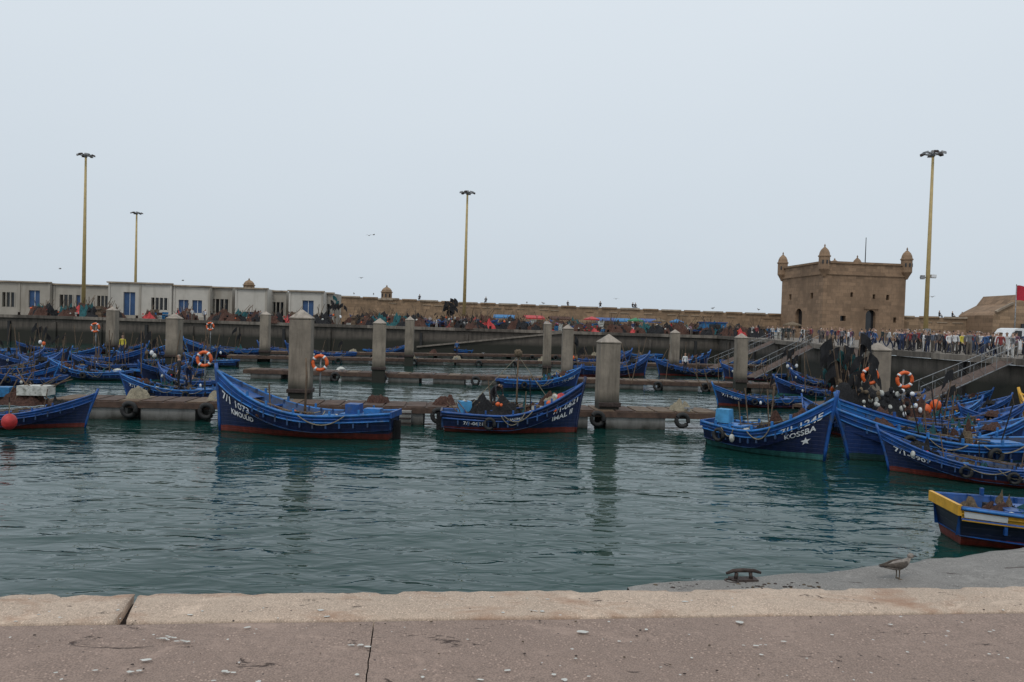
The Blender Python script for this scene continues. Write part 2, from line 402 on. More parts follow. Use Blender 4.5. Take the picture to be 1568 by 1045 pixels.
# ------------------------------------------------ far quay
rows=[[(36,10,3.0),(170,10,3.0)],[(31,45,3.05),(170,45,3.05)],[(27.7,62,3.2),(170,62,3.2)],[(29.7,85,3.35),(170,85,3.35)],[(27.9,100,3.5),(170,100,3.5)],[(27.9,140,3.5),(170,140,3.5)]]
fq=empty('harbour_quay'); mb=MB(); vs=[x for r in rows for x in r]
mb.add(vs,[(2*i,2*i+1,2*i+3,2*i+2) for i in range(5)],'deck')
mb.add([(-170,100,3.5),(27.9,100,3.5),(27.9,140,3.5),(-170,140,3.5)],[(0,1,2,3)],'deck')
mb.obj('deck',parent=fq)
mb=MB(); edge=[r[0] for r in rows[:5]]+[(-170,100,3.5)]
for a,b_ in zip(edge[:-1],edge[1:]):
    mb.add([(a[0],a[1],-1),(b_[0],b_[1],-1),(b_[0],b_[1],b_[2]-.3),(a[0],a[1],a[2]-.3)],[(0,1,2,3)],'quay')
    A=Vector(a);B=Vector(b_);d=(B-A);L=d.length;an=math.atan2(d.y,d.x)
    nseg=int(L/4)+1
    for i in range(nseg):
        c=A+d*((i+.5)/nseg); mb.box((c.x,c.y,c.z-.07),(L/nseg-.04,.7,.40),'deck' if (i*7)%5 in(0,2,3) else 'quay',an)
    for i in range(int(L/6)):
        c=A+d*((i+.5)/int(L/6)); nrm=Vector((d.y,-d.x,0)).normalized(); nrm= -nrm if nrm.dot(Vector((-c.x,-c.y,0)))<0 else nrm
        mb.box((c.x+nrm.x*.1,c.y+nrm.y*.1,1.3),(.35,.3,3.0),'rubber' if i%3==0 else 'quay',an)
mb.obj('wall',parent=fq)
mb=MB(); xa,xb=bx(640,98),bx(860,98); vs=[(xa,97,-1),(xb,97,-1),(xb,97,3.3),(xa,97,.9),(xa,99.98,-1),(xb,99.98,-1),(xb,99.98,3.3),(xa,99.98,.9)]
mb.add(vs,[(0,1,2,3),(3,2,6,7),(1,5,6,2),(0,3,7,4)],'quay')
sl=math.atan2(2.4,xb-xa); mb.box(((xa+xb)/2,96.9,2.2),(math.hypot(xb-xa,2.4),.3,.2),'deck',0,1,0,-sl)
mb.obj('ramp',parent=fq)
mb=MB()
for i in range(26):
    x=-75+i*4; mb.tube([(x,100.4,3.5),(x,100.4,3.95),(x,100.4,4.0)],[.18,.14,.24],'iron',8)
mb.obj('bollards',parent=fq)

def rampart(pts,name):
    root=empty(name); mb=MB(); cp=MB()
    for (a,b_) in zip(pts[:-1],pts[1:]):
        A=Vector(a);B=Vector(b_);d=B-A;n=Vector((-d.y,d.x,0)).normalized()*2
        if n.y<0:n=-n
        v=[(A.x,A.y,2),(B.x,B.y,2),tuple(B),tuple(A),(A.x+n.x,A.y+n.y,2),(B.x+n.x,B.y+n.y,2),(B.x+n.x,B.y+n.y,B.z),(A.x+n.x,A.y+n.y,A.z)]
        mb.add(v,[(0,1,2,3),(3,2,6,7),(5,4,7,6),(0,3,7,4),(1,5,6,2)],'stone')
        L=d.length; k=int(L/3.4); an=math.atan2(d.y,d.x)
        for i in range(k):
            c=A+d*((i+.5)/k); cp.box((c.x,c.y+.2,c.z+.02),(L/k-(.9 if i%2 else .25),.9,.24+.02*(i%3)),'cap' if i%2==0 else 'stone',an)
        for i in range(int(L/2.0)):
            if R()<.35: continue
            c=A+d*((i+.5)/(L/2.0)); cp.box((c.x,c.y-.06,c.z-.75),(1.4,.14,.09),'cap' if R()<.5 else 'stone',an)
    mb.obj('wall',parent=root); cp.obj('coping',parent=root)
rampart([(-160,131,8.7),(bx(520,129),129,8.3),(bx(700,130),130,7.85),(46.5,125.4,7.3)],'rampart_wall')
rampart([(58.6,115,7.3),(bx(1530,108),108,7.2),(120,95,7.2)],'rampart_wall')
mb=MB(); X=bx(1518,104)
mb.add([(X,104,3),(X+30,100,3),(X+30,100,11.6),(X+3.6,104,10.6),(X+2.6,104,9.2),(X+.4,104,8.0),(X,104,7.6)],[(0,1,2,3,4,5,6)],'stone')
mb.add([(X,104,7.6),(X+.4,104,8.0),(X+2.6,104,9.2),(X+3.6,104,10.6),(X+30,100,11.6),(X+30,112,11.6),(X+3.6,112,10.6),(X+2.6,112,9.2),(X+.4,112,8.0),(X,112,7.6),(X,104,3),(X,112,3)],[(0,9,8,1),(1,8,7,2),(2,7,6,3),(3,6,5,4),(10,11,9,0)],'stoned')
mb.box((X+1.5,103.9,8.75),(2.7,.5,.25),'cap',0,1,0,-.5)
mb.box((X+4.4,103.3,5),(1.6,.3,3),'glass',-.148)
mb.obj('stone_gatehouse')
def bartizan(mb,c,r,h,m='stoned',corb=True):
    x,y,z=c; n=12
    prof=[(r*.25,-r*1.6),(r*.6,-r*.9),(r,-r*.2)] if corb else [(r,0)]
    prof+=[(r,h*.55),(r*1.14,h*.57),(r*1.14,h*.63),(r*.98,h*.65),(r*.9,h*.78),(r*.66,h*.92),(r*.3,h*1.02),(r*.1,h*1.07),(r*.16,h*1.13),(.02,h*1.22)]
    vs=[];fs=[]
    for (rr,zz) in prof:
        for k in range(n): a=2*math.pi*k/n; vs.append((x+rr*math.cos(a),y+rr*math.sin(a),z+zz))
    for i in range(len(prof)-1):
        for k in range(n): fs.append((i*n+k,i*n+(k+1)%n,(i+1)*n+(k+1)%n,(i+1)*n+k))
    fs.append(tuple(range(n))[::-1]); mb.add(vs,fs,m)
    for a in (-2.3,-1.57,-.8): mb.box((x+r*math.cos(a),y+r*math.sin(a),z+h*.3),(.22,.12,.55),'glass',a+1.57)
for px,zz in((379,8.5),(590,8.0)):
    mb=MB(); bartizan(mb,(0,0,0),.95,2.0,'stone',False); mb.box((0,0,-.1),(2.6,2.2,.3),'cap'); mb.obj('wall_turret',(bx(px,130),130.2,zz+.1))

# ------------------------------------------------ fort tower
S=13.3; Ht=11.9
tw=empty('stone_tower',(bx(1257,112),112,3.4),math.radians(6.3))
def wallface(mb,P,D,n,W,H,ops,m):
    xs=sorted({0,W}|{o[0] for o in ops}|{o[1] for o in ops}); zs=sorted({0,H}|{o[2] for o in ops}|{o[3] for o in ops})
    P=Vector(P);D=Vector(D);n=Vector(n)
    def q(x,z,d=0): return P+D*x+Vector((0,0,z))+n*d
    for i in range(len(xs)-1):
        for j in range(len(zs)-1):
            cx=(xs[i]+xs[i+1])/2;cz=(zs[j]+zs[j+1])/2
            if any(o[0]<cx<o[1] and o[2]<cz<o[3] for o in ops): continue
            mb.add([q(xs[i],zs[j]),q(xs[i+1],zs[j]),q(xs[i+1],zs[j+1]),q(xs[i],zs[j+1])],[(0,1,2,3)],m)
    for (x0,x1,z0,z1,ar) in ops:
        e=-.6
        mb.add([q(x0,z0),q(x1,z0),q(x1,z1),q(x0,z1),q(x0,z0,e),q(x1,z0,e),q(x1,z1,e),q(x0,z1,e)],[(0,1,5,4),(1,2,6,5),(2,3,7,6),(3,0,4,7)],m)
        mb.add([q(x0,z0,e),q(x1,z0,e),q(x1,z1,e),q(x0,z1,e)],[(0,1,2,3)],'glass')
        if ar:
            r=(x1-x0)/2; k=8
            for sgn in(0,1):
                pts=[q(x0 if sgn==0 else x1,z1,-.02)]
                for i in range(k+1):
                    a=math.pi/2*i/k; xx=(x0+r-r*math.cos(a)) if sgn==0 else (x1-r+r*math.cos(a)); pts.append(q(xx,z1-r+r*math.sin(a),-.02))
                mb.add(pts,[tuple(range(len(pts)))],m)
mb=MB()
wallface(mb,(0,0,0),(1,0,0),(0,-1,0),S,Ht,[(7.0,8.6,0.2,4.7,True),(2.9,3.8,2.9,3.7,False),(10.2,10.7,6.3,7.1,False),(4.4,4.8,6.6,7.3,False),(8,8.4,6.4,7.1,False),(11.5,12.0,2.9,3.7,False)],'stoned')
wallface(mb,(0,S,0),(0,-1,0),(-1,0,0),S,Ht,[(5.0,7.2,1.6,4.8,True),(2.6,3.4,6.3,7.2,False),(9.6,10.4,6.3,7.2,False)],'stoned')
mb.add([(S,0,0),(S,S,0),(S,S,Ht),(S,0,Ht),(0,S,0),(0,S,Ht)],[(0,1,2,3),(1,4,5,2)],'stoned')
mb.add([(0.5,.5,Ht-1),(S-.5,.5,Ht-1),(S-.5,S-.5,Ht-1),(.5,S-.5,Ht-1)],[(0,1,2,3)],'stoned')
mb.obj('walls',parent=tw)
mb=MB()
for z,pr,h in((Ht-1.9,.16,.26),(Ht-.15,.2,.3)):
    mb.box((S/2,-pr/2+.002,z),(S+2*pr,pr,h),'stoned'); mb.box((-pr/2+.002,S/2,z),(pr,S-.01,h),'stoned'); mb.box((S/2,S+pr/2,z),(S,pr,h),'stoned')
mb.box((7.8,-.08,4.95),(2.3,.2,.22),'stoned')
mb.obj('string_courses',parent=tw)
mb=MB()
for x,y in((0,0),(0,S),(S,0),(S,S)): bartizan(mb,(x,y,Ht-1.1),.8,3.0)
bartizan(mb,(6.2,8,Ht-1),.9,1.9,corb=False)
mb.obj('bartizans',parent=tw)
mb=MB(); mb.tube([(8.4,3,Ht-1),(8.4,3,Ht+4.2)],[.08,.05],'black',6); mb.obj('flagpole',parent=tw)

# ------------------------------------------------ white harbour buildings
def hb(x0,x1,Y,zt,ops,m='render',dep=8):
    root=empty('harbour_building'); mb=MB(); W=x1-x0; H=zt-3.5
    oo=[(a-x0,b_-x0,c,d,False) for a,b_,c,d,k in ops]
    wallface(mb,(x0,Y,3.5),(1,0,0),(0,-1,0),W,H,oo,m)
    mb.add([(x0,Y,3.5),(x0,Y+dep,3.5),(x0,Y+dep,zt),(x0,Y,zt),(x1,Y,3.5),(x1,Y+dep,3.5),(x1,Y+dep,zt),(x1,Y,zt)],[(0,3,2,1),(4,5,6,7),(3,7,6,2)],m)
    mb.obj('walls',parent=root); tr=MB()
    tr.box(((x0+x1)/2,Y-.06,zt+.05),(W+.3,.5,.2),'cap'); tr.box(((x0+x1)/2,Y-.05,3.75),(W,.12,.5),'renderd')
    for i in range(int(W/4)+1):
        tr.box((x0+.15+i*(W-.3)/max(1,int(W/4)),Y-.05,3.5+H/2),(.28,.1,H-.2),'renderd' if i%2 else m)
    tr.obj('trim',parent=root); dw=MB()
    for a,b_,c,d,k in ops:
        if k=='door': dw.box(((a+b_)/2,Y+.3,3.5+(c+d)/2),(b_-a,.1,d-c),'doorb'); dw.box(((a+b_)/2,Y+.22,3.5+(c+d)/2),(.06,.1,d-c),'white')
        elif k=='louvre':
            n=int((b_-a)/.55)
            for i in range(n+1): dw.box((a+(b_-a)*i/n,Y+.05,3.5+(c+d)/2),(.14,.2,d-c),m)
    dw.obj('doors',parent=root)
def bX(px,Y=112): return bx(px,Y)
hb(bX(-200),bX(76),112,8.5,[(bX(43),bX(60),1.2,3.8,'door'),(bX(2),bX(22),1.2,3.4,'louvre'),(bX(-40),bX(-20),1.2,3.4,'door')],'renderd')
hb(bX(77),bX(164),112.6,8.3,[(bX(86),bX(107),1.4,3.3,'louvre'),(bX(112),bX(124),0,3.3,'door'),(bX(144),bX(162),1.4,3.3,'louvre')],'renderd')
hb(bX(165,110),bX(262,110),110,8.75,[(bx(188,110),bx(206,110),0.1,3.9,'door'),(bx(230,110),bx(256,110),1.4,3.2,'louvre')])
hb(bX(263,110),bX(320,110),110.3,8.55,[(bx(271,110),bx(286,110),1.1,3.0,'door'),(bx(292,110),bx(307,110),1.1,3.0,'door')])
hb(bX(321),bX(358),111,8.5,[(bX(326),bX(353),1.1,3.3,'louvre')],'renderd')
hb(bX(359,108.5),bX(408,108.5),108.5,8.4,[(bx(372,108.5),bx(388,108.5),0,1.5,'door')])
hb(bX(409),bX(440),111,8.2,[(bX(413),bX(437),1.0,3.1,'louvre')],'renderd')
hb(bX(441,108),bX(494,108),108,8.2,[(bx(462,108),bx(479,108),.4,3.4,'door')])
hb(bX(495),bX(514),110,8.1,[(bX(499),bX(510),.6,3.0,'louvre')],'renderd',5)

# ------------------------------------------------ light masts
def mast(px,Y,ztop,zb=3.5,r=.28,extra=False):
    root=empty('light_mast',(bx(px,Y),Y,zb)); H=ztop-zb; mb=MB()
    mb.tube([(0,0,0),(0,0,H*.5),(0,0,H)],[r,r*.8,r*.5],'mast',10); mb.tube([(0,0,0),(0,0,.5)],r*1.7,'deck',8); 
    mb.obj('pole',parent=root); mb=MB()
    mb.ring((0,0,H),.8,.05,'steel','Z'); mb.tube([(0,0,H-.3),(0,0,H+.3)],.2,'steel',8)
    for i in range(6):
        a=i*math.pi/3+.3; mb.tube([(0,0,H),(math.cos(a)*.85,math.sin(a)*.85,H)],.05,'steel',5)
        mb.box((math.cos(a)*.95,math.sin(a)*.95,H+.02),(.5,.42,.2),'steel' if i%2 else 'iron',a,.8,0,.35)
    mb.obj('floodlights',parent=root)
    if extra:
        mb=MB(); z=(ztop-zb)*.36
        mb.box((0,0,z),(1.6,.12,.1),'steel'); mb.box((-.6,-.1,z),(.35,.3,.4),'steel'); mb.box((.5,-.1,z+.15),(.5,.3,.3),'white'); mb.box((0,-.35,1.4),(.5,.3,.9),'steel'); mb.obj('camera_bracket',parent=root)
mast(127,105,26.4); mast(206,150,24.5,3.2,.3); mast(709.5,110,23.6); mast(1416,75,22.8,3.3,.24,True)

# ------------------------------------------------ pontoons
def pontoon(a,b_,w=2.2,fb=.72,tyres=True,gap=(.5,1.4)):
    A=Vector(a);B=Vector(b_);d=B-A;L=d.length;an=math.atan2(d.y,d.x); mb=MB()
    mb.box((L/2,0,fb-.06),(L,w,.12),'pwood')
    for s in(-1,1): mb.box((L/2,s*(w/2+.04),fb-.12),(L,.08,.24),'pwood')
    for i in range(int(L/.9)): mb.box((i*.9+.4,0,fb+.02),(.8,w-.1,.05),'wood' if R()<.3 else 'pwood')
    x=.5
    while x<L-2:
        l=U(2.0,2.7); mb.box((x+l/2,0,fb/2-.24),(l,w-.02,fb-.02),'pont'); x+=l+U(*gap)
        if R()<.45 and tyres: mb.ring((x-.4,-w/2-.16,fb-.3),.26,.095,'rubber','Y')
        if R()<.5: mb.box((x,-w/2+.25,fb+.12),(.1,.12,.14),'steel'); mb.box((x,-w/2+.25,fb+.2),(.4,.08,.06),'steel')
        if R()<.3: mb.heap((x+U(-.6,.6),U(-.4,.4),fb+.04),.5,.4,.4,random.choice(['netk','net','rope']),10)
    return mb.obj('floating_pontoon',(A.x,A.y,0),an)
pontoon(site(95,636),site(1095,655),2.0,.74)
pontoon(site(380,578),site(1215,602),2.0,.6)
pontoon(site(350,553),site(1190,568),1.8,.55)
pontoon(site(400,545),site(1130,553),1.8,.5)
pontoon(site(1240,640),site(1470,610),1.8,.6)

def pile(px,Y,w,ztop):
    mb=MB(); h=ztop-w*.45+1.5
    mb.box((0,0,-1.5+h/2),(w,w,h),'pile'); mb.box((0,0,-1.5+h+w*.04),(w*1.06,w*1.06,w*.07),'pile'); 
    b0=w*.53; z=-1.5+h+w*.075
    mb.add([(-b0,-b0,z),(b0,-b0,z),(b0,b0,z),(-b0,b0,z),(0,0,z+w*.42)],[(0,1,4),(1,2,4),(2,3,4),(3,0,4)],'pcap')
    mb.box((0,-w/2-.03,1.0),(w*1.12,.1,.2),'iron'); mb.box((w/2+.03,0,1.0),(.1,w*1.1,.2),'iron')
    o=mb.obj('concrete_pile',(bx(px,Y),Y,0),U(-.1,.1)+math.radians(4)); 
    bv=o.modifiers.new('b','BEVEL'); bv.width=.04; bv.segments=2
pile(462,34.6,.98,4.75); pile(932,32.6,.88,4.05); pile(581,52,.9,4.5); pile(267,60,1.0,4.4); pile(172,75,.9,4.9)
pile(406,72,.85,4.9); pile(627,72,.85,4.8); pile(869,52,.75,4.45); pile(838,60,.65,4.7); pile(1135,50,.75,4.2); pile(1033,70,.8,4.3); pile(1344,36,.9,4.0)

# ------------------------------------------------ boats
class Hull:
    def __init__(s,L,beam,fb,bow,st,rake=.7,draft=.35): s.L,s.beam,s.fb,s.bow,s.st,s.rake,s.draft=L,beam,fb,bow,st,rake,draft
    def zg(s,a): return s.fb+(s.bow-s.fb)*max(0,(a-.38)/.62)**2.1+(s.st-s.fb)*max(0,(.38-a)/.38)**1.5
    def b(s,a):
        q=1-max(0,(a-.42)/.58)**2.5 if a>.42 else 1-.36*((.42-a)/.42)**1.8
        return max(.035,s.beam/2*q)
    def pt(s,a,t,side,off=0):
        zg=s.zg(a); zk=-s.draft+(max(0,(a-.88)/.12)**2)*s.draft*.9
        e=.36+.5*max(0,(a-.45)/.55)**1.3
        y=(s.b(a)*(t**e)+off)*side
        x=(a-.5)*s.L+s.rake*(t**1.3)*(a**5)-.18*t*(1-a)**6
        return Vector((x,y,zk+(zg-zk)*t))
def boat_mesh(h,hullm='navy',upper='blue',rail='cyan',inner='inner',clutter=1,seed=0,cabin=False,flags=0,band=None,rudder=True):
    random.seed(seed); mb=MB(); nc=30; ts=[0,.03,.08,.16,.26,.38,.5,.62,.72,.80,.90,1.0]
    for side in(-1,1):
        vs=[h.pt(i/nc,t_,side) for i in range(nc+1) for t_ in ts]; n=len(ts); 
        lo=[];up=[];bd=[]
        for i in range(nc):
            for j in range(n-1):
                a=i*n+j; f=(a,a+n,a+n+1,a+1) if side<0 else (a,a+1,a+n+1,a+n)
                (up if j>=9 else (bd if (band and j in(7,8)) else lo)).append(f)
        o=len(mb.v); mb.add(vs,lo,hullm,True); k=mb.mi(upper)
        for f in up: mb.f.append([o+i for i in f]); mb.m.append(k); mb.sm.append(True)
        if bd:
            k=mb.mi(band)
            for f in bd: mb.f.append([o+i for i in f]); mb.m.append(k); mb.sm.append(True)
        vi=[];fi=[]
        for i in range(nc+1):
            a=i/nc*.985; p=h.pt(a,1,side,-.07 if h.b(a)>.12 else -.02); q=h.pt(a,.62,side,-.09 if h.b(a)>.15 else -.02)
            vi+=[p,Vector((p.x,q.y*.98,max(.12,p.z-.62)))]
        for i in range(nc): a=2*i; fi.append((a,a+1,a+3,a+2))
        mb.add(vi,fi,inner)
        for tt,rr,mm,of in((1.0,.05,rail,-.02),(.80,.03,rail if upper!='cyan' else 'blue',.015),(.90,.02,upper,.01)):
            mb.tube([h.pt(i/nc,tt,side,of) for i in range(nc+1)],rr,mm,6)
        for i in range(3,26,2):
            a=i/28; p=h.pt(a,1,side,-.09); mb.box((p.x,p.y,p.z-.2),(.06,.06,.5),inner)
        for a in(.15,.3,.5,.66,.78): p=h.pt(a,1,side,-.02); mb.box((p.x,p.y,p.z+.1),(.07,.07,.2),rail)
    pr=[h.pt(0,t_,-1) for t_ in ts]+[h.pt(0,t_,1) for t_ in ts[::-1]]
    mb.add(pr,[tuple(range(len(pr)))],hullm); 
    p=h.pt(0,1,1); mb.box((p.x-.02,0,p.z-.05),(.08,2*p.y,.22),upper)
    vs=[];fs=[]
    for i in range(nc+1):
        a=i/nc*.97; z=max(.14,h.zg(a)-.6); w_=h.b(a)-.07
        x=h.pt(a,.8,1).x; vs+=[(x,-w_,z),(x,w_,z)]
    for i in range(nc): fs.append((2*i,2*i+2,2*i+3,2*i+1))
    mb.add(vs,fs,inner)
    vs=[];fs=[]
    for i in range(9):
        a=.78+.21*i/8; p=h.pt(a,1,1,-.06); vs+=[(p.x,-abs(p.y),p.z-.13),(p.x,0,p.z-.09),(p.x,abs(p.y),p.z-.13)]
    for i in range(8): o=3*i; fs+=[(o,o+3,o+4,o+1),(o+1,o+4,o+5,o+2)]
    mb.add(vs,fs,upper if upper!='yellow' else 'blue')
    for a in(.08,.24,.40,.56,.70):
        p=h.pt(a,1,1,-.07); mb.box((p.x,0,p.z-.2),(.24,2*abs(p.y),.06),rail if R()<.4 else 'blue')
    st=[h.pt(1,t_,1) for t_ in(0.02,.2,.4,.6,.8,1.0)]; st=[Vector((p.x+.03,0,p.z)) for p in st]; e=(st[-1]-st[-2]).normalized(); st.append(st[-1]+e*.28)
    mb.tube(st,[.05,.06,.06,.06,.07,.075,.06],upper,6)
    p=h.pt(0,.5,1)
    if rudder: mb.box((p.x-.16,0,.25),(.3,.05,.9),'netk')
    z0=max(.14,h.zg(.25)-.6)
    mb.box(((.2-.5)*h.L,0,z0+.3),(.9,.7,.52),'wood' if R()<.4 else 'blue',0,.92); mb.box(((.2-.5)*h.L,0,z0+.59),(1.0,.8,.06),rail)
    for side in(-1,1):
        for _ in range(2 if clutter else 1):
            a0=U(.12,.55);a1=a0+U(.12,.25);sag=U(.2,.45); pts=[]
            for i in range(11):
                q=i/10; p=h.pt(a0+(a1-a0)*q,1,side,.07); pz=sag*4*q*(1-q); tt=1-pz/max(.5,h.zg(.4)+h.draft)
                pp=h.pt(a0+(a1-a0)*q,max(.3,tt),side,.06); pts.append((p.x,pp.y,p.z-pz))
            mb.tube(pts,.02,'rope',5)
    if clutter:
        for _ in range(6*clutter):
            a=U(.15,.8); w_=h.b(a)*.6; z=max(.14,h.zg(a)-.6)
            mb.heap(((a-.5)*h.L,U(-w_,w_)*.5,z),U(.3,.7),max(.2,w_*U(.4,.9)),U(.45,.9),random.choice(['net','net','netk','teal','netk','netk','nety']),12,U(0,99))
        for _ in range(7*clutter):
            a=U(.1,.85); w_=h.b(a)*.6; z=h.zg(a)-.10; r=U(.05,.11); mb.ell(((a-.5)*h.L,U(-w_,w_),z),(r*1.1,r,r),random.choice(['orange','foam','foam','red','nety','nety','netk','yellow','white']),9,6)
        for _ in range(5*clutter):
            a=U(.12,.8); w_=h.b(a)*.5; mb.box(((a-.5)*h.L,U(-w_,w_),h.zg(a)-.12),(U(.2,.5),U(.2,.35),U(.12,.3)),random.choice(['crate','foam','wood','blue','inner','black']),U(-.6,.6),U(.9,1))
        for _ in range(4): 
            a=U(.2,.5); y=U(-.4,.4); mb.tube([((a-.5)*h.L,y,h.zg(a)+.05),((a-.5+.38)*h.L,y*.3,h.zg(a+.3)+U(.05,.3))],.022,random.choice(['wood','nety','blue']),5)
        for _ in range(4):
            a=U(.1,.85); side=random.choice((-1,1)); p=h.pt(a,1,side,.08)
            if R()<.5: mb.ring((p.x,p.y,p.z-.3),.2,.07,'rubber','Y',None,14,6)
            else: mb.ell((p.x,p.y+side*.05,p.z-.3),(.1,.1,.15),random.choice(['orange','white','netk','foam']),9,6)
        mb.heap(((.83-.5)*h.L,0,h.zg(.83)-.12),.45,max(.15,h.b(.83)*.7),.3,random.choice(['net','netk','rope']),10)
        for _ in range(3):
            a=U(.2,.7); y=U(-.5,.5); x=(a-.5)*h.L; mb.tube([(x,y,h.zg(a)-.4),(x+U(-.5,.5),y+U(-.2,.2),h.zg(a)+U(.7,1.6))],.022,random.choice(['wood','netk']),5)
    for i in range(flags):
        a=U(.15,.4); y=U(-.4,.4); x=(a-.5)*h.L; z=h.zg(a)-.3; H=U(1.6,2.6); dx,dy=U(-.5,.5),U(-.3,.3)
        mb.tube([(x,y,z),(x+dx,y+dy,z+H)],[.025,.018],'wood',5)
        fx=[];ff=[]; 
        for u in range(5):
            for v in range(3): fx.append((x+dx+.11*u+.02*v,y+dy+.06*math.sin(u*2+v),z+H-.02-v*.2-.07*u*u*.4))
        for u in range(4):
            for v in range(2): a_=u*3+v; ff.append((a_,a_+3,a_+4,a_+1))
        mb.add(fx,ff,'black',True)
    return mb.mesh('fishing_boat')
def textmesh(h,txt,a0,a1,t0,t1,side,off=.02,m='white'):
    cu=bpy.data.curves.new('t','FONT'); cu.body=txt; cu.offset=.018; cu.resolution_u=3; o=bpy.data.objects.new('t',cu); scene.collection.objects.link(o)
    dg=bpy.context.evaluated_depsgraph_get(); me=bpy.data.meshes.new_from_object(o.evaluated_get(dg)); bpy.data.objects.remove(o)
    xs=[v.co.x for v in me.vertices]; ys=[v.co.y for v in me.vertices]; x0,x1,y0,y1=min(xs),max(xs),min(ys),max(ys)
    for v in me.vertices:
        u=(v.co.x-x0)/(x1-x0); w_=(v.co.y-y0)/(y1-y0)
        a=(a0+(a1-a0)*u) if side<0 else (a1-(a1-a0)*u)
        v.co=h.pt(a,t0+(t1-t0)*w_,side,off)
    me.materials.clear(); me.materials.append(M[m]); return me
def starmesh(h,a,t_,r,side):
    c=h.pt(a,t_,side,.03); da=r/h.L; ht=h.zg(a)+h.draft
    pts=[]
    for i in range(10):
        rr=1 if i%2==0 else .42; an=math.pi/2+i*math.pi/5
        pts.append(h.pt(a+da*rr*math.cos(an),t_+r/ht*rr*math.sin(an),side,.025))
    me=bpy.data.meshes.new('star'); me.from_pydata([c]+pts,[],[(0,1+i,1+(i+1)%10) for i in range(10)]); me.materials.append(M['white']); return me
def place(me,st,bw,L0=None,z=0,lim=None):
    d=bw-st; L=d.length; c=(st+bw)/2
    s_=(L/L0 if L0 else 1)
    if lim: s_=min(lim[1],max(lim[0],s_))
    o=put('fishing_boat',me,(c.x,c.y,z),math.atan2(d.y,d.x),s_); o.rotation_euler[0]=random.uniform(-.025,.025)
    return o
S_=site
# big boat
a,b_=S_(597,672),S_(338,660); h=Hull((b_-a).length,2.3,.84,2.3,1.0,.2)
me=boat_mesh(h,'navy','blue','cyan','inner',0,3); o=place(me,a,b_)
put('registration_letters',textmesh(h,'7/1 1073',.78,.97,.62,.75,1,.03),parent=o); put('name_letters',textmesh(h,'KMOULID',.76,.91,.47,.57,1,.03),parent=o)
mb=MB(); mb.heap((1.2,0,.45),.8,.5,.5,'net'); mb.heap((-.4,.1,.3),.7,.5,.5,'netk'); mb.heap((2.0,0,.75),.5,.35,.45,'nety')
mb.tube([(-.1,.3,.3),(-.15,.3,2.2),(-.1,.3,2.9)],[.05,.04,.03],'wood',6); mb.box((-1.9,0,1.0),(.5,.6,.5),'blue'); mb.box((-2.7,.2,.95),(.6,.5,.35),'cyan'); mb.box((-1.1,.4,.7),(.4,.3,.3),'crate')
mb.tube([(1.2,.3,.8),(1.3,.3,1.9)],.03,'wood',5); mb.tube([(.4,.6,.95),(1.8,.4,1.3)],.03,'wood',5); mb.tube([(-.6,.7,.9),(.9,.6,.98)],.03,'nety',5)
for i in range(14): mb.ell((U(-2.5,2.2),U(-.7,.7),U(.5,.85)),(.1,.09,.09),random.choice(['netk','net','foam','wood','orange']),8,5,.3,i)
for i in range(10):
    x=U(-2.8,2.2); mb.tube([(x,U(-.8,.8),.75),(x+U(-.9,.9),U(-.8,.8),.85)],.02,'rope',4)
mb.obj('gear',parent=o)
# middle boat
a,b_=S_(683,659),S_(880,663); h2=Hull((b_-a).length,2.1,.72,2.05,.8,.3)
me=boat_mesh(h2,'navy','navy','blue','inner',2,14,False,0); o=place(me,a,b_)
put('registration_letters',textmesh(h2,'7/1-0621',.80,.98,.68,.80,-1,.03),parent=o); put('name_letters',textmesh(h2,'IMAL II',.80,.95,.52,.62,-1,.03),parent=o)
put('side_letters',textmesh(h2,'7/1-0621',.14,.28,.62,.74,-1,.03),parent=o); put('hull_letters',textmesh(h2,'NAJIMA',.46,.58,.80,.9,-1,.03),parent=o)
mb=MB(); mb.heap((-1.3,0,.5),.8,.7,.8,'netk'); mb.box((-1.9,0,.95),(.45,.5,.5),'tarp',.3); mb.heap((.4,0,.45),1.1,.7,.6,'net'); mb.heap((-.3,0,.5),.9,.7,.7,'netk'); mb.tube([(.2,0,.5),(.22,0,3.3)],[.05,.03],'wood',6); mb.tube([(.22,0,3.1),(1.4,0,1.5)],.012,'rope',4);mb.tube([(.22,0,3.1),(-1.8,0,.9)],.012,'rope',4)
mb.ell((2.0,-.2,1.4),(.24,.2,.22),'red',10,7,.4,3); mb.heap((1.6,0,.8),.55,.45,.65,'net'); mb.ell((1.5,-.3,1.2),(.13,.12,.13),'orange'); mb.ell((1.75,-.2,1.45),(.15,.13,.14),'foam'); mb.ell((.22,0,3.2),(.18,.18,.16),'nety',9,6,.6,4)
for i in range(22): mb.ell((U(-2.2,2.0),U(-.6,.6),U(.75,1.15)),(.10,.08,.09),random.choice(['netk','net','foam','wood','orange','pink','nety']),8,5,.3,i)
for i in range(12):
    x=U(-2.3,1.6); mb.tube([(x,U(-.6,.6),.75),(x+U(-.9,.9),U(-.6,.6),1.2)],.02,'wood',4)
mb.obj('gear',parent=o)
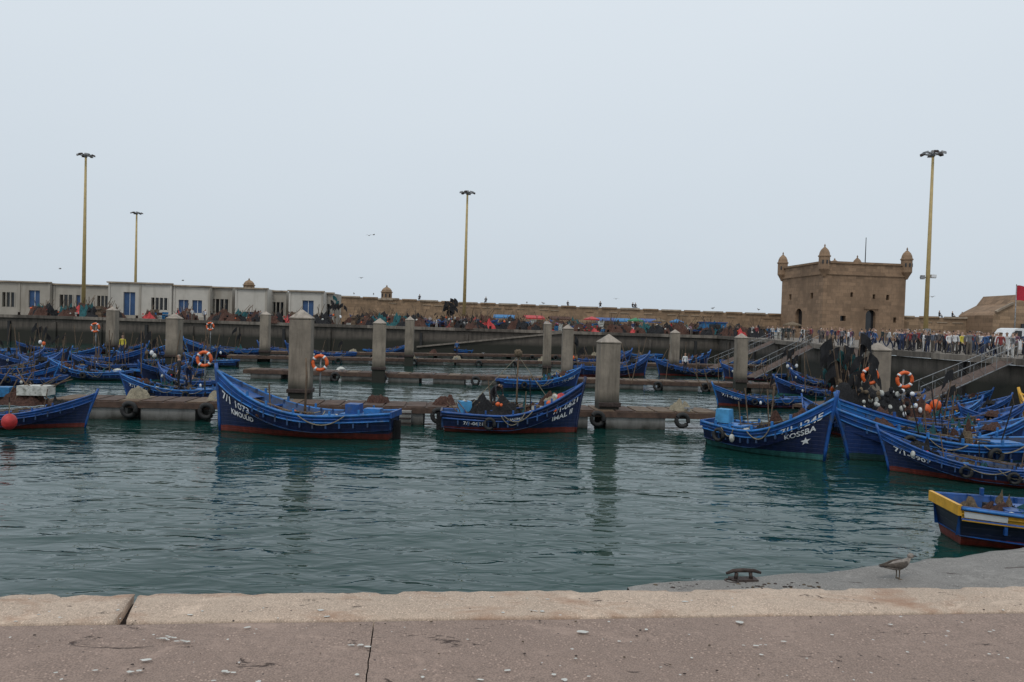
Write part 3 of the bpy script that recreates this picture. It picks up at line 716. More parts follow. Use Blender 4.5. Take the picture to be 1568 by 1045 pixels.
# right boat with star
a,b_=S_(1098,680),S_(1256,706); h3=Hull((b_-a).length+.2,2.1,.82,2.2,.9,.35)
me=boat_mesh(h3,'tealh','blue','cyan','inner',1,21); o=place(me,a,b_)
put('registration_letters',textmesh(h3,'7/1-1245',.72,.96,.76,.87,-1,.035),parent=o); put('name_letters',textmesh(h3,'KOSSBA',.74,.93,.62,.72,-1,.035),parent=o); put('star_emblem',starmesh(h3,.87,.50,.14,-1),parent=o)
mb=MB(); mb.box((-1.7,-.1,1.15),(.55,.5,.5),'tarp',.2,.9); mb.heap((.2,0,.5),.9,.6,.55,'netk'); mb.tube([(0,.2,.5),(.1,.3,2.4)],.03,'wood',5); mb.obj('gear',parent=o)
V=[]
specs=[('navy','blue','blue',1,0),('blueh','blue','cyan',2,0),('navy','cyan','blue',2,2),('dark','blue','blue',2,3),('blueh','blue','cyan',2,0),('tealh','blue','blue',2,1)]
for i,(hm,up,rl,cl,fl) in enumerate(specs):
    hh=Hull(6.5,2.05,.72,U(1.45,1.8),.85,.5); V.append((boat_mesh(hh,hm,up,rl,'inner',cl,40+i,i==4,fl),hh))
random.seed(5)
def pv(i,pa,pb,txt=None,lim=(.72,1.12)):
    a,b_=S_(*pa),S_(*pb)
    o=place(V[i][0],a,b_,6.5,0,lim)
    if txt:
        side=-1 if (b_.x-a.x)>0 else 1
        put('registration_letters',textmesh(V[i][1],txt,.74,.94,.66,.78,side,.035),parent=o)
    return o
# right raft
pv(0,(1630,752),(1368,722),'7/1-0907'); pv(1,(1590,712),(1300,704)); pv(4,(1330,690),(1555,698)); pv(2,(1540,683),(1300,682)); pv(5,(1360,668),(1550,672),'AGADIR')
pv(0,(1640,675),(1500,668)); pv(3,(1300,668),(1240,650)); pv(1,(1345,655),(1490,655)); pv(4,(1290,652),(1400,650)); pv(0,(1420,640),(1530,642)); pv(5,(1560,650),(1640,655))
pv(2,(1215,625),(1108,622),'7/1-0802'); pv(5,(1300,612),(1200,606)); pv(3,(1290,628),(1380,632)); pv(1,(1400,625),(1500,628)); pv(0,(1290,598),(1215,590))
# left
pv(0,(-60,655),(105,655)); pv(1,(325,612),(212,610),'7/1-0712'); pv(4,(190,583),(88,580)); pv(0,(-40,582),(85,574),'7/1-511'); pv(3,(-30,565),(60,560)); pv(5,(130,560),(215,566)); pv(2,(210,580),(290,574)); pv(1,(60,550),(150,550)); pv(0,(330,600),(250,592))
pv(2,(400,548),(290,546)); pv(5,(540,552),(445,552)); pv(3,(250,550),(330,552)); pv(4,(20,545),(-60,548)); pv(1,(170,547),(250,547)); pv(0,(90,566),(20,566)); pv(4,(260,562),(190,560))
pv(3,(200,570),(130,568)); pv(0,(0,560),(-70,558)); pv(5,(300,580),(225,586)); pv(2,(20,552),(100,554)); pv(3,(120,574),(40,570))
pv(2,(-30,592),(40,592)); pv(5,(80,592),(-10,600)); pv(3,(110,543),(40,543)); pv(2,(150,541),(220,541)); pv(5,(330,541),(260,541)); pv(4,(350,562),(290,560)); pv(0,(470,545),(400,543))
# middle back
pv(1,(768,598),(880,596),'7/1-0933'); pv(0,(885,578),(990,576)); pv(3,(1100,577),(1010,575)); pv(5,(880,562),(960,562)); pv(2,(1105,562),(1190,566)); pv(4,(1000,562),(1080,563)); pv(0,(1200,585),(1110,580)); pv(1,(1010,554),(930,553))
pv(3,(1290,578),(1210,575)); pv(0,(1060,550),(1130,552)); pv(4,(1240,566),(1160,562)); pv(1,(700,545),(760,545)); pv(2,(560,544),(620,544)); pv(5,(1230,560),(1290,562))
# yellow boat
hy=Hull(7.0,2.2,.72,1.5,.84,.4,.35); me=boat_mesh(hy,'dark','yellow','blue','blue',2,77,rudder=False) 
s0=Vector((9.72,16.0,0)); dd=Vector((1,-.12,0)).normalized(); c_=s0+dd*3.5; o=put('fishing_boat',me,tuple(c_),math.atan2(dd.y,dd.x))
mbp=MB(); vs=[hy.pt(.005+.10*(i%6)/5,.84 if i<6 else .95,-1,.035) for i in range(12)]; mbp.add(vs,[(i,i+1,i+7,i+6) for i in range(5)],'white'); mbp.obj('white_plate',parent=o)
mbp=MB(); mbp.tube([hy.pt(i/30,1.0,-1,.035) for i in range(31)],.035,'cyan',6); mbp.tube([hy.pt(i/30,.79,-1,.02) for i in range(31)],.028,'yellow',6)
for i in range(8): mbp.heap((-3+i*.45,U(-.4,.4),.45),.4,.4,.4,random.choice(['net','netk','nety','teal']),10)
mbp.obj('gear',parent=o)
a,b_=S_(1700,690),S_(1574,668); hz=Hull((b_-a).length,2,.8,1.9,.9,.5); place(boat_mesh(hz,'dark','yellow','yellow','inner',1,78,band='green'),a,b_)

def lifering(px,py,Y,z0=.75):
    d=CM.to_3x3()@Vector(((px-784)/FP,(522.5-py)/FP,-1)); t_=Y/d.y; x=d.x*t_; z=EYE+d.z*t_
    mb=MB(); mb.tube([(0,.12,z0-z),(0,.12,.45)],.04,'steel',6); mb.ring((0,0,0),.33,.08,'lifering','Y',None,24,8)
    mb.obj('lifebuoy_stand',(x,Y,z))
for q in((313,550,35.8),(490,556,34.3),(146,502,60),(322,500,70),(1332,576,33),(1385,582,33)): lifering(*q)
mb=MB()
for px in(620,982):
    p=site(px,652,0); mb.box((p.x,p.y+.1,.3),(.5,.3,.66),'pont')
    for i in range(3): mb.box((p.x,p.y-.06,.12+i*.2),(.52,.04,.05),'iron')
mb.obj('pontoon_fenders')

def gangway(A,B,w=.8):
    A=Vector(A);B=Vector(B);d=B-A;L=math.hypot(d.x,d.y);an=math.atan2(d.y,d.x);mb=MB(); n=int(L/1.8)+1
    for s in(-1,1):
        y=s*w/2
        mb.tube([(0,y,0),(L,y,d.z)],.04,'steel',5); mb.tube([(0,y,.9),(L,y,d.z+.9)],.022,'steel',5)
        for i in range(n+1): q=i/n; mb.tube([(L*q,y,d.z*q),(L*q,y,d.z*q+.9)],.016,'steel',4)
        for i in range(n): q=i/n;q2=(i+1)/n; mb.tube([(L*q,y,d.z*q),(L*q2,y,d.z*q2+.9)],.011,'steel',4)
    mb.add([(0,-w/2,.05),(0,w/2,.05),(L,w/2,d.z+.05),(L,-w/2,d.z+.05)],[(0,1,2,3)],'pwood')
    mb.obj('gangway',tuple(A),an)
gangway((30.5,47,3.1),(site(1455,608).x,site(1455,608).y,.7)); gangway((28.2,60,3.2),(bx(1290,47),47,.7)); gangway((28.6,70,3.25),(bx(1150,58),58,.7)); gangway((29.4,83,3.3),(bx(1090,70),70,.7))
gangway((31,46,3.05),(bx(1400,38),38,.9))

# ------------------------------------------------ people
def person_mesh(pose):
    import bmesh
    V0={'pel':((0,0,.95),.135,.105),'sp':((0,0,1.14),.12,.095),'ch':((0,0,1.34),.155,.11),'nk':((0,0,1.49),.055,.055),'h1':((0,-.015,1.58),.075,.085),'h2':((0,-.005,1.68),.082,.098),'ht':((0,0,1.745),.05,.06)}
    for s,k in((1,'l'),(-1,'r')):
        V0.update({'hip'+k:((.09*s,0,.88),.09,.095),'kn'+k:((.10*s,-.02,.49),.06,.065),'an'+k:((.105*s,.02,.09),.042,.05),'to'+k:((.12*s,-.15,.035),.04,.03),
          'sh'+k:((.185*s,0,1.41),.058,.06),'el'+k:((.245*s,.03,1.13),.042,.042),'wr'+k:((.25*s,-.05,.89),.027,.03),'ha'+k:((.25*s,-.075,.81),.022,.038),'fi'+k:((.245*s,-.09,.73),.014,.026)})
    V=dict(V0)
    def mv(n,p): V[n]=(p,V[n][1],V[n][2])
    if pose=='walk':
        mv('knl',(.09,-.22,.52)); mv('anl',(.09,-.28,.10)); mv('tol',(.10,-.44,.05)); mv('knr',(-.09,.06,.49)); mv('anr',(-.09,.34,.13)); mv('tor',(-.10,.2,.035))
        mv('ell',(.24,.14,1.16)); mv('wrl',(.25,.16,.92)); mv('hal',(.25,.15,.84)); mv('fil',(.25,.13,.76)); mv('elr',(-.24,-.06,1.14)); mv('wrr',(-.23,-.24,.96)); mv('har',(-.23,-.30,.9)); mv('fir',(-.22,-.36,.85))
    if pose=='bag':
        for s,k in((1,'l'),(-1,'r')): mv('el'+k,(.25*s,.04,1.13)); mv('wr'+k,(.12*s,-.2,1.15)); mv('ha'+k,(.06*s,-.26,1.2)); mv('fi'+k,(.03*s,-.3,1.26))
    if pose=='phone':
        mv('elr',(-.27,-.1,1.2)); mv('wrr',(-.16,-.3,1.4)); mv('har',(-.13,-.34,1.47)); mv('fir',(-.11,-.36,1.54)); mv('kn'+'l',(.14,-.03,.49)); mv('an'+'l',(.18,.0,.09)); mv('tol',(.22,-.16,.035))
    if pose=='sit':
        for s,k in((1,'l'),(-1,'r')):
            mv('kn'+k,(.12*s,-.42,.92)); mv('an'+k,(.12*s,-.46,.5)); mv('to'+k,(.13*s,-.62,.44)); mv('el'+k,(.24*s,-.08,1.15)); mv('wr'+k,(.14*s,-.3,1.05)); mv('ha'+k,(.10*s,-.37,1.03)); mv('fi'+k,(.07*s,-.43,1.0))
    if pose=='bend':
        mv('sp',(0,-.12,1.10)); mv('ch',(0,-.30,1.18)); mv('nk',(0,-.44,1.20)); mv('h1',(0,-.52,1.20)); mv('h2',(0,-.60,1.16)); mv('ht',(0,-.655,1.13))
        for s,k in((1,'l'),(-1,'r')):
            mv('sh'+k,(.18*s,-.36,1.16)); mv('el'+k,(.22*s,-.42,.90)); mv('wr'+k,(.17*s,-.52,.68)); mv('ha'+k,(.15*s,-.56,.61)); mv('fi'+k,(.13*s,-.6,.54))
    names=list(V); idx={n:i for i,n in enumerate(names)}
    E=[('pel','sp'),('sp','ch'),('ch','nk'),('nk','h1'),('h1','h2'),('h2','ht')]
    for k in'lr': E+=[('pel','hip'+k),('hip'+k,'kn'+k),('kn'+k,'an'+k),('an'+k,'to'+k),('ch','sh'+k),('sh'+k,'el'+k),('el'+k,'wr'+k),('wr'+k,'ha'+k),('ha'+k,'fi'+k)]
    me=bpy.data.meshes.new('p'); me.from_pydata([V[n][0] for n in names],[(idx[a],idx[b]) for a,b in E],[])
    o=bpy.data.objects.new('p',me); scene.collection.objects.link(o)
    o.modifiers.new('s','SKIN'); ss=o.modifiers.new('d','SUBSURF'); ss.levels=1; ss.render_levels=1
    for i,n in enumerate(names):
        me.skin_vertices[0].data[i].radius=(V[n][1],V[n][2]); me.skin_vertices[0].data[i].use_root=(i==0)
    dg=bpy.context.evaluated_depsgraph_get(); dg.update(); me2=bpy.data.meshes.new_from_object(o.evaluated_get(dg)); bpy.data.objects.remove(o)
    hc=Vector(V['h2'][0]); fw=Vector((0,-1,0)) if pose!='bend' else Vector((0,-.3,-1)).normalized(); up=Vector((0,0,1)) if pose!='bend' else Vector((0,-1,.3)).normalized()
    cls=[]
    for p in me2.polygons:
        c=p.center; best=None
        for a,b_ in E:
            A=Vector(V[a][0]);B=Vector(V[b_][0]);d=B-A;u=max(0,min(1,(c-A).dot(d)/d.length_squared));dd=(c-A-d*u).length/(V[a][1]+V[b_][1])
            if best is None or dd<best[0]: best=(dd,a,b_,u)
        _,a,b_,u=best; k=0
        if b_ in('h1','h2','ht'): 
            rel=c-hc; k=3 if (rel.dot(up)>.03 or rel.dot(fw)<-.02) and rel.dot(up)>-.07 else 0
            if b_=='h1' and u<.3:k=0
        elif b_=='nk': k=1 if u<.75 else 0
        elif b_[:3]=='hip' or b_[:2]in('kn','an'): k=2
        elif b_[:2] in('sp','ch','sh','el'): k=1
        elif b_[:2]=='wr': k=1 if u<.7 else 0
        elif b_[:2]=='to': k=4
        cls.append(k)
    bm=bmesh.new(); bm.from_mesh(me2)
    extra=[]
    def blob(c,r,k):
        n0=len(bm.faces); bmesh.ops.create_icosphere(bm,subdivisions=1,radius=r,matrix=Matrix.Translation(c)); extra.extend([k]*(len(bm.faces)-n0))
    side=Vector((1,0,0))
    blob(hc+fw*.098-up*.025,.017,0); blob(hc+side*.084-up*.02,.022,0); blob(hc-side*.084-up*.02,.022,0)
    for s in(-1,1): blob(hc+fw*.088+side*.032*s+up*.005,.010,3)
    blob(hc+fw*.083-up*.06,.012,5)
    out=bpy.data.meshes.new('person_'+pose); bm.to_mesh(out); bm.free()
    for _ in range(6): out.materials.append(M['black'])
    allk=cls+extra
    out.polygons.foreach_set('material_index',allk[:len(out.polygons)]); out.polygons.foreach_set('use_smooth',[True]*len(out.polygons)); out.update()
    return out
PM={k:person_mesh(k) for k in('stand','walk','bag','phone','sit','bend')}
skins=[mat('skin_a',(.36,.21,.14),.55,.08),mat('skin_b',(.26,.15,.10),.55,.08),mat('skin_c',(.48,.31,.23),.55,.08)]
hairs=[mat('hair_black',(.012,.01,.009),.7,.2),mat('hair_brown',(.05,.03,.018),.7,.2),mat('hair_grey',(.25,.24,.23),.7,.2),mat('white_hat',(.6,.58,.54),.8,.1)]
shirts=[mat('cloth_%d'%i,c,.85,.15,5) for i,c in enumerate([(.62,.62,.62),(.45,.44,.43),(.02,.02,.025),(.03,.05,.12),(.22,.04,.04),(.04,.10,.24),(.5,.42,.05),(.15,.15,.16),(.12,.1,.09),(.05,.05,.06),(.6,.6,.6),(.16,.08,.12),(.02,.03,.03),(.03,.035,.05),(.1,.12,.16)])]
pants=[mat('trouser_%d'%i,c,.85,.15,5) for i,c in enumerate([(.02,.03,.07),(.015,.015,.018),(.08,.07,.06),(.5,.49,.47),(.05,.07,.12),(.14,.12,.10),(.02,.02,.03)])]
shoe=mat('shoe',(.03,.025,.02),.6,.2); lip=mat('lips',(.25,.09,.08),.6,.1)
pshirt=[s for i,s in enumerate(shirts) if i!=6]
def person(x,y,z,rz,pose=None,shirt=None,pant=None,sc=None):
    pose=pose or random.choice(['stand','walk','bag','phone','walk','stand'])
    o=put('person',PM[pose],(x,y,z),rz,sc or U(.9,1.02))
    ms=[random.choice(skins),shirt or random.choice(pshirt),pant or random.choice(pants),random.choice(hairs[:2]*4+hairs),shoe,lip]
    for i,mm in enumerate(ms): o.material_slots[i].link='OBJECT'; o.material_slots[i].material=mm
    return o
def deckz(Y):
    pts=[(10,3.0),(45,3.05),(62,3.2),(85,3.35),(100,3.5),(200,3.5)]
    for (a,za),(b_,zb) in zip(pts[:-1],pts[1:]):
        if a<=Y<=b_: return za+(zb-za)*(Y-a)/(b_-a)
    return 3
random.seed(11)
def edgeY(px):
    for Y in range(40,110):
        X=bx(px,Y)
        ex=31-(Y-45)*(3.3/17) if Y<62 else (27.7+(Y-62)*(2/23) if Y<85 else 29.7-(Y-85)*.12)
        if Y>=100 or X>ex+.8: return Y
    return 101
for i in range(165):
    px=U(1150,1568) if R()<.5 else U(1370,1590); Y=edgeY(px)+abs(random.gauss(0,9))+1
    person(bx(px,Y),Y,deckz(Y),U(-3.1,3.1))
for i in range(75):
    px=U(560,1190); Y=U(101.5,110); person(bx(px,Y),Y,3.5,U(-3.1,3.1),random.choice(['stand','walk','bend','bag']))
for i in range(10): person(bx(U(150,540),104),U(101.5,105),3.5,U(-3,3))
for px,z in((868,7.75),(918,7.7),(972,7.65),(968,7.65),(742,7.85),(1460,7.35),(1475,7.35),(1490,7.35),(640,8.0),(1440,7.35)):
    Yw=128 if px<1200 else 111.5; person(bx(px,Yw),Yw+.7,z-.6 if px<1200 else z-.7,U(-.6,.6),'sit',shirts[2],pants[1])
person(bx(275,38),38,.55,-1.2,'stand',shirts[2],pants[1]); person(bx(290,38.6),38.6,.5,.5,'bend',shirts[3],pants[0]); person(bx(757,33.2),33.2,.5,.8,'bend',shirts[2],pants[1]); person(bx(188,60),60,.8,0,'stand',shirts[6],pants[0])
person(bx(1050,64),64,.6,.3,'stand',shirts[0]); person(bx(700,88),88,.55,0,'walk')
person(bx(1310,33.5),33.5,.75,.3,'stand',shirts[2],pants[1]); person(bx(1296,35),35,.75,-.8,'bend',shirts[2],pants[1]); person(bx(1285,38),38,.6,1.2,'stand',shirts[12],pants[6])
person(bx(1472,51),51,3.1,.4,'walk',shirts[6],pants[1]); person(bx(1530,50),50,3.08,-.7,'walk',shirts[0],pants[3],1.0); person(bx(1535,52),51.6,3.08,-.5,'walk',shirts[1],pants[3],1.0)

# ------------------------------------------------ market clutter on far quay
random.seed(23)
def parasol(x,y,z,m,r=1.3):
    mb=MB(); mb.tube([(0,0,0),(0,0,2.2)],.035,'steel',5); n=8
    vs=[(0,0,2.3)]+[(r*math.cos(2*math.pi*i/n),r*math.sin(2*math.pi*i/n),1.9) for i in range(n)]+[(r*1.01*math.cos(2*math.pi*i/n),r*1.01*math.sin(2*math.pi*i/n),1.75) for i in range(n)]
    mb.add(vs,[(0,1+i,1+(i+1)%n) for i in range(n)]+[(1+i,9+i,9+(i+1)%n,1+(i+1)%n) for i in range(n)],m); mb.obj('parasol',(x,y,z),U(0,1))
for px,m_ in((905,'red'),(972,'green'),(1008,'nety'),(1035,'crate')): parasol(bx(px,106),106,3.5,m_,U(.9,1.2))
for px,m_ in((1212,'nety'),): Y=edgeY(px)+12; parasol(bx(px,Y),Y,deckz(Y),m_,1.1)
nets=[]
for i in range(6):
    mb=MB(); mb.heap((0,0,0),1.6,1.1,1.3,['net','netk','net','teal','net','netk'][i],16,i*7); mb.heap((1.1,.3,0),1.0,.9,1.0,['netk','net','netk','netk','red','net'][i],12,i*3+1)
    for j in range(6): mb.ell((U(-1.2,1.6),U(-.9,.3),U(.3,.9)),(.14,.14,.12),random.choice(['orange','foam','red','netk','netk','nety']),7,5)
    for j in range(5): mb.tube([(U(-1.2,1.2),U(-.6,.6),.2),(U(-1.4,1.4),U(-.6,.6),U(1.2,2.4))],.03,'wood',4)
    nets.append(mb.mesh('fishing_net_pile'))
for i in range(150):
    px=U(500,1190) if R()<.8 else U(0,500); Y=U(101.3,112 if px>520 else 106); put('fishing_net_pile',random.choice(nets),(bx(px,Y),Y,3.5),U(0,6),U(.6,1.4))
cr=[]
for i in range(4):
    mb=MB()
    for c in range(3):
        for l in range(random.randint(1,4)):
            mm=['crate','foam','wood','net'][(i+c)%4]; mb.box((c*.75+U(-.04,.04),U(-.1,.1),.17+l*.33),(.62,.45,.30),mm,U(-.1,.1)); mb.box((c*.75,-.26,.27+l*.33),(.5,.03,.05),'black')
    cr.append(mb.mesh('crate_stack'))
for i in range(50):
    px=U(480,1190) if R()<.85 else U(100,480); Y=U(101.3,112 if px>520 else 106); put('crate_stack',random.choice(cr),(bx(px,Y),Y,3.5),U(-.6,.6),U(.8,1.3))
for i in range(24):
    px=U(560,1100); Y=U(104,113); a=U(-.4,.4)+(math.pi if R()<.5 else 0); put('fishing_boat',random.choice(V)[0],(bx(px,Y),Y,3.8),a,U(.5,.72))
for i in range(6):
    px=U(600,1180); Y=U(112,120); mb=MB(); w_=U(2,3.2)
    for sx in(-1,1):
        for sy in(-1,1): mb.tube([(sx*w_/2,sy*.9,0),(sx*w_/2,sy*.9,2.0)],.04,'steel',5)
    mm=random.choice(['tarp','red','blue','crate','nety','net']); mb.add([(-w_/2-.2,-1.2,1.9),(w_/2+.2,-1.2,1.9),(w_/2+.2,0,2.3),(-w_/2-.2,0,2.3),(w_/2+.2,1.2,1.9),(-w_/2-.2,1.2,1.9),(-w_/2-.2,-1.22,1.7),(w_/2+.2,-1.22,1.7)],[(0,1,2,3),(3,2,4,5),(6,7,1,0)],mm)
    mb.box((0,0,.8),(w_*.9,1.2,.1),'wood'); mb.box((0,0,.4),(w_*.8,1.0,.7),'crate'); mb.obj('market_stall',(bx(px,Y),Y,3.5),U(-.3,.3))
mb=MB(); mb.box((0,0,1.1),(3.2,2.4,1.5),'crate'); mb.box((0,0,1.9),(3.5,2.7,.12),'blue'); mb.box((0,-1.22,1.3),(1.6,.06,.7),'glass'); mb.box((0,0,.15),(3,2.2,.3),'iron'); mb.obj('blue_kiosk',(bx(1090,104),104,3.5))
def flags(x,y,z,n=9,H=3.0,name='marker_flag_bundle',ln0=.10):
    mb=MB()
    for i in range(n):
        ax,ay=U(-.5,.5),U(-.3,.3); dx,dy=U(-.7,.7),U(-.4,.4); h_=H*U(.6,1.05)
        mb.tube([(ax,ay,0),(ax+dx,ay+dy,h_)],[.025,.018],'wood',5); fx=[];ff=[]; sg=random.choice((-1,1)); ln=ln0*U(.8,1.3)
        for u in range(5):
            for v in range(4): fx.append((ax+dx+sg*ln*u,ay+dy+.08*math.sin(u*1.7+v+i),h_-v*.18-.05*u*u*.6))
        for u in range(4):
            for v in range(3): a_=u*4+v; ff.append((a_,a_+4,a_+5,a_+1))
        mb.add(fx,ff,'black' if R()<.85 else 'teal',True)
        if R()<.6: mb.ell((ax+dx*.4,ay+dy*.4,h_*.4),(.14,.14,.18),random.choice(['foam','orange','nety','white']),8,6)
    mb.obj(name,(x,y,z))
flags(bx(690,102),102,3.5,18,4.0,ln0=.16); flags(bx(517,102),102,3.5,10,4.4,ln0=.13); flags(bx(1305,35),35,.7,20,3.6,ln0=.12); flags(bx(1288,36),36.5,.7,10,2.8); flags(bx(1320,33),33,.7,10,2.4); flags(bx(882,60),60,.6,3,3.0); flags(bx(1215,62),62,.6,6,2.6); flags(bx(60,62),62,.6,4,3.0); flags(bx(235,52),52,.6,4,2.6)
mb=MB(); random.seed(31)
mb.heap((0,0,0),1.5,1.0,1.3,'netk'); mb.heap((1.5,0,0),1.0,.9,.9,'net'); mb.heap((-1.3,0,0),1.0,.9,1.1,'netk')
for i in range(70): mb.ell((U(-.9,1.6),U(-1.0,.2),U(.2,1.3)),(U(.06,.12),.09,U(.08,.13)),random.choice(['foam','white','foam','nety','netk','netk']),8,6)
for i in range(2): mb.ell((2.0+i*.4,-.3,.5+.2*i),(.22,.22,.24),'orange',10,8)
mb.obj('net_float_pile',(bx(1335,32),31.5,.8))
mb=MB(); p=S_(8,672)
mb.ell((0,0,.45),(.24,.24,.28),'red',12,8); mb.tube([(0,0,.7),(0,0,1.1)],.02,'rope',5); mb.obj('mooring_buoy',(p.x,p.y+.2,.1))
mb=MB()
for i in range(9):
    mb.tube([(U(-1.4,1.4),U(-.4,.4),0),(U(-2,2),U(-.4,.4),U(.7,1.3))],.025,'wood',5)
mb.heap((0,0,-.2),1.2,.7,.6,'net'); mb.box((.6,0,.4),(1.2,.7,.4),'foam',.1); mb.box((-.8,0,.3),(.7,.6,.4),'crate',.2); mb.obj('boat_gear',(bx(30,31),31.2,.6))
mb=MB()
for j,(px,py) in enumerate(((125,572),(522,575),(180,580))):
    p=S_(px,py); mb.ell((p.x,p.y,.3),(.4,.36,.38),['nety','foam','foam'][j],12,8)
mb.obj('float_buoys')
mb=MB()
for i in range(60):
    px=U(0,330) if R()<.6 else U(860,1290); Y=U(45,80); x=bx(px,Y); mb.tube([(x,Y,.6),(x+U(-.8,.8),Y,U(1.8,3.4))],.03,'wood',5)
mb.obj('boat_poles')

# ------------------------------------------------ flag, van
fl=empty('moroccan_flag',(bx(1552,60),60,3.2)); mb=MB(); mb.tube([(0,0,0),(0,0,5.6)],[.05,.035],'steel',6); mb.obj('pole',parent=fl)
mb=MB(); vs=[];fs=[]
for i in range(13):
    for j in range(7): u=i/12;v=j/6; vs.append((.03+u*1.9,.16*math.sin(u*8+v),5.5-v*1.2-.5*u*u+.05*math.sin(u*9)))
for i in range(12):
    for j in range(6): a=i*7+j; fs.append((a,a+1,a+8,a+7))
mb.add(vs,fs,mat('flag_red',(.40,.012,.03),.8,.1),True); mb.obj('cloth',parent=fl)
vn=empty('white_van',(bx(1566,58),58,deckz(58)),.1); mb=MB()
prof=[(-2.4,.4),(-2.45,1.0),(-2.1,1.15),(-1.5,1.95),(-1.2,2.05),(2.3,2.05),(2.4,1.9),(2.4,.4)]
mb.add([(x,-.9,z) for x,z in prof]+[(x,.9,z) for x,z in prof],[tuple(range(8)),tuple(range(8,16))[::-1]]+[(i,8+i,8+(i+1)%8,(i+1)%8) for i in range(8)],'white')
mb.obj('body',parent=vn); mb=MB()
mb.add([(-2.0,-.91,1.2),(-.9,-.91,1.2),(-.9,-.91,1.85),(-1.45,-.91,1.85)],[(0,1,2,3)],'glass'); mb.add([(-.7,-.91,1.25),(.6,-.91,1.25),(.6,-.91,1.85),(-.7,-.91,1.85)],[(0,1,2,3)],'glass'); mb.add([(.8,-.91,1.25),(2.1,-.91,1.25),(2.1,-.91,1.85),(.8,-.91,1.85)],[(0,1,2,3)],'glass'); mb.obj('windows',parent=vn); mb=MB()
for x in(-1.5,1.5):
    for y in(-.85,.85): mb.ring((x,y,.34),.24,.1,'rubber','Y'); mb.ell((x,y,.34),(.2,.09,.2),'steel',10,6)
mb.obj('wheels',parent=vn)

# ------------------------------------------------ gulls
mg=mat('gull_brown_plumage',(.085,.068,.055),.85,.5,40,.6,.01); mw=mat('gull_pale_plumage',(.22,.19,.165),.85,.45,40); mk=mat('gull_dark',(.025,.02,.02),.7,.3,20)
def gull_mesh():
    mb=MB()
    secs=[((-.19,0,.155),.012,.01),((-.13,0,.16),.035,.028),((-.06,0,.165),.058,.05),((.02,0,.175),.066,.062),((.09,0,.195),.056,.055),((.13,0,.225),.038,.042),((.15,0,.255),.030,.034)]
    mb.loft([(c,(0,w_,0),(0.15*h_,0,h_)) for c,w_,h_ in secs],mw,12)
    mb.ell((.165,0,.285),(.042,.033,.034),mw,10,8); mb.loft([((.20,0,.283),(0,.011,0),(0,0,.011)),((.235,0,.28),(0,.007,0),(0,0,.009)),((.255,0,.27),(0,.002,0),(0,0,.004))],mk,6)
    for s in(-1,1):
        mb.loft([((.09,s*.045,.205),(0,.012,0),(0,0,.03)),((.02,s*.062,.19),(0,.014,0),(0,0,.045)),((-.08,s*.05,.185),(0,.012,0),(0,0,.032)),((-.17,s*.025,.18),(0,.008,0),(0,0,.016)),((-.25,s*.01,.178),(0,.003,0),(0,0,.005))],mg,8)
        mb.ell((.182,s*.030,.292),(.006,.004,.006),mk,6,4)
        mb.tube([(.0,s*.028,.13),(.005,s*.028,.06),(.0,s*.028,.006)],[.009,.006,.006],'nety',5)
        for a in(-.5,0,.5): mb.tube([(0,s*.028,.006),(.045*math.cos(a),s*.028+.045*math.sin(a),.003)],.004,'nety',4)
    mb.loft([((-.15,0,.165),(0,.03,0),(0,0,.008)),((-.24,0,.160),(0,.035,0),(0,0,.004))],mk,6)
    return mb.mesh('gull')
gm=gull_mesh()
put('gull',gm,gull_spot,.15,.95)
random.seed(3)
for px in(215,245,300,318,335,395,455,540,570,805,830,1090,1160): put('gull',gm,(bx(px,129.3),129.5,8.9 if px<360 else (8.6 if px<640 else 7.9)),U(-3,3),1.5)
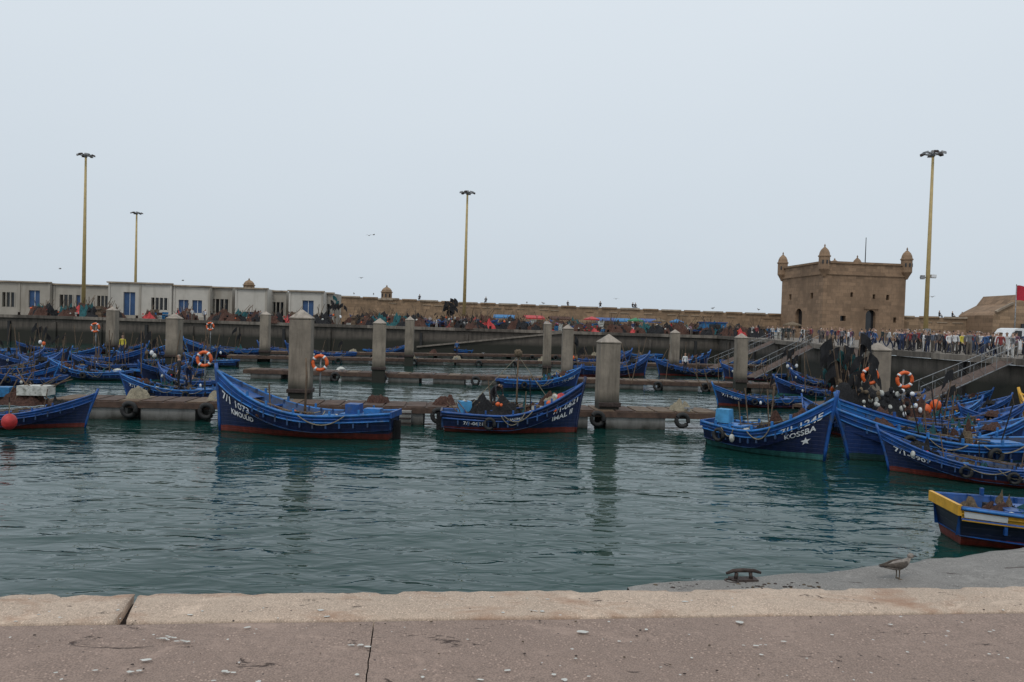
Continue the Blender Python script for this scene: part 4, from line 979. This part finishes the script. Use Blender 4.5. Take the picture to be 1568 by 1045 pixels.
def fly(px,py,Y,rz,s):
    mb=MB()
    mb.loft([((-.2,0,0),(0,.02,0),(0,0,.015)),((-.05,0,0),(0,.06,0),(0,0,.05)),((.1,0,0),(0,.05,0),(0,0,.05)),((.2,0,.02),(0,.02,0),(0,0,.02))],mw,8)
    for q in(-1,1): mb.loft([((.05,q*.04,.02),(.08,0,0),(0,0,.012)),((.08,q*.3,.12),(.07,0,0),(0,0,.008)),((.0,q*.62,.06),(.02,0,0),(0,0,.004))],mw,6)
    d=CM.to_3x3()@Vector(((px-784)/FP,(522.5-py)/FP,-1)); t_=Y/d.y; o=mb.obj('flying_gull',(d.x*t_,Y,EYE+d.z*t_),rz); o.scale=(s,s,s)
for q in((565,361,100,1.2,.9),(572,360,105,.4,.9),(92,412,100,.3,.9),(553,426,100,.9,.9),(280,430,105,.2,.9),(1427,455,90,.3,.9),(943,458,110,1,.9)): fly(*q)

# ------------------------------------------------ world + sun
wd=bpy.data.worlds.new('World'); scene.world=wd; wd.use_nodes=True; t=wd.node_tree; bg=t.nodes['Background']
sky=t.nodes.new('ShaderNodeTexSky'); sky.sky_type='NISHITA'; sky.sun_disc=False; sky.sun_elevation=math.radians(55); sky.sun_rotation=math.radians(200); sky.dust_density=4
hs=t.nodes.new('ShaderNodeHueSaturation'); hs.inputs['Saturation'].default_value=.3; t.links.new(sky.outputs[0],hs.inputs['Color'])
tc=t.nodes.new('ShaderNodeTexCoord'); sp=t.nodes.new('ShaderNodeSeparateXYZ'); t.links.new(tc.outputs['Generated'],sp.inputs[0])
gr=ramp(t,sp.outputs[2],0.0,.40,(.575,.655,.73),(.745,.82,.89))
cn=noi(t,tc.outputs['Generated'],2.2,3,.5,0,(1,1,2.5)); gr=mixc(t,.12,gr,mixc(t,cn,(.57,.64,.71),(.88,.92,.96)))
sc_=N(t,'ShaderNodeVectorMath',operation='SCALE'); t.links.new(gr,sc_.inputs[0]); sc_.inputs['Scale'].default_value=10
c=mixc(t,.92,hs.outputs[0],sc_.outputs[0]); t.links.new(c,bg.inputs[0]); bg.inputs[1].default_value=.1
sd=bpy.data.lights.new('sun','SUN'); sd.energy=.85; sd.angle=math.radians(14); sd.color=(1,.95,.88); so=bpy.data.objects.new('sun',sd); scene.collection.objects.link(so)
az=math.radians(200); el=math.radians(55); dv=Vector((math.sin(az)*math.cos(el),math.cos(az)*math.cos(el),math.sin(el))); so.rotation_euler=dv.to_track_quat('Z','Y').to_euler(); so.location=(0,0,60)
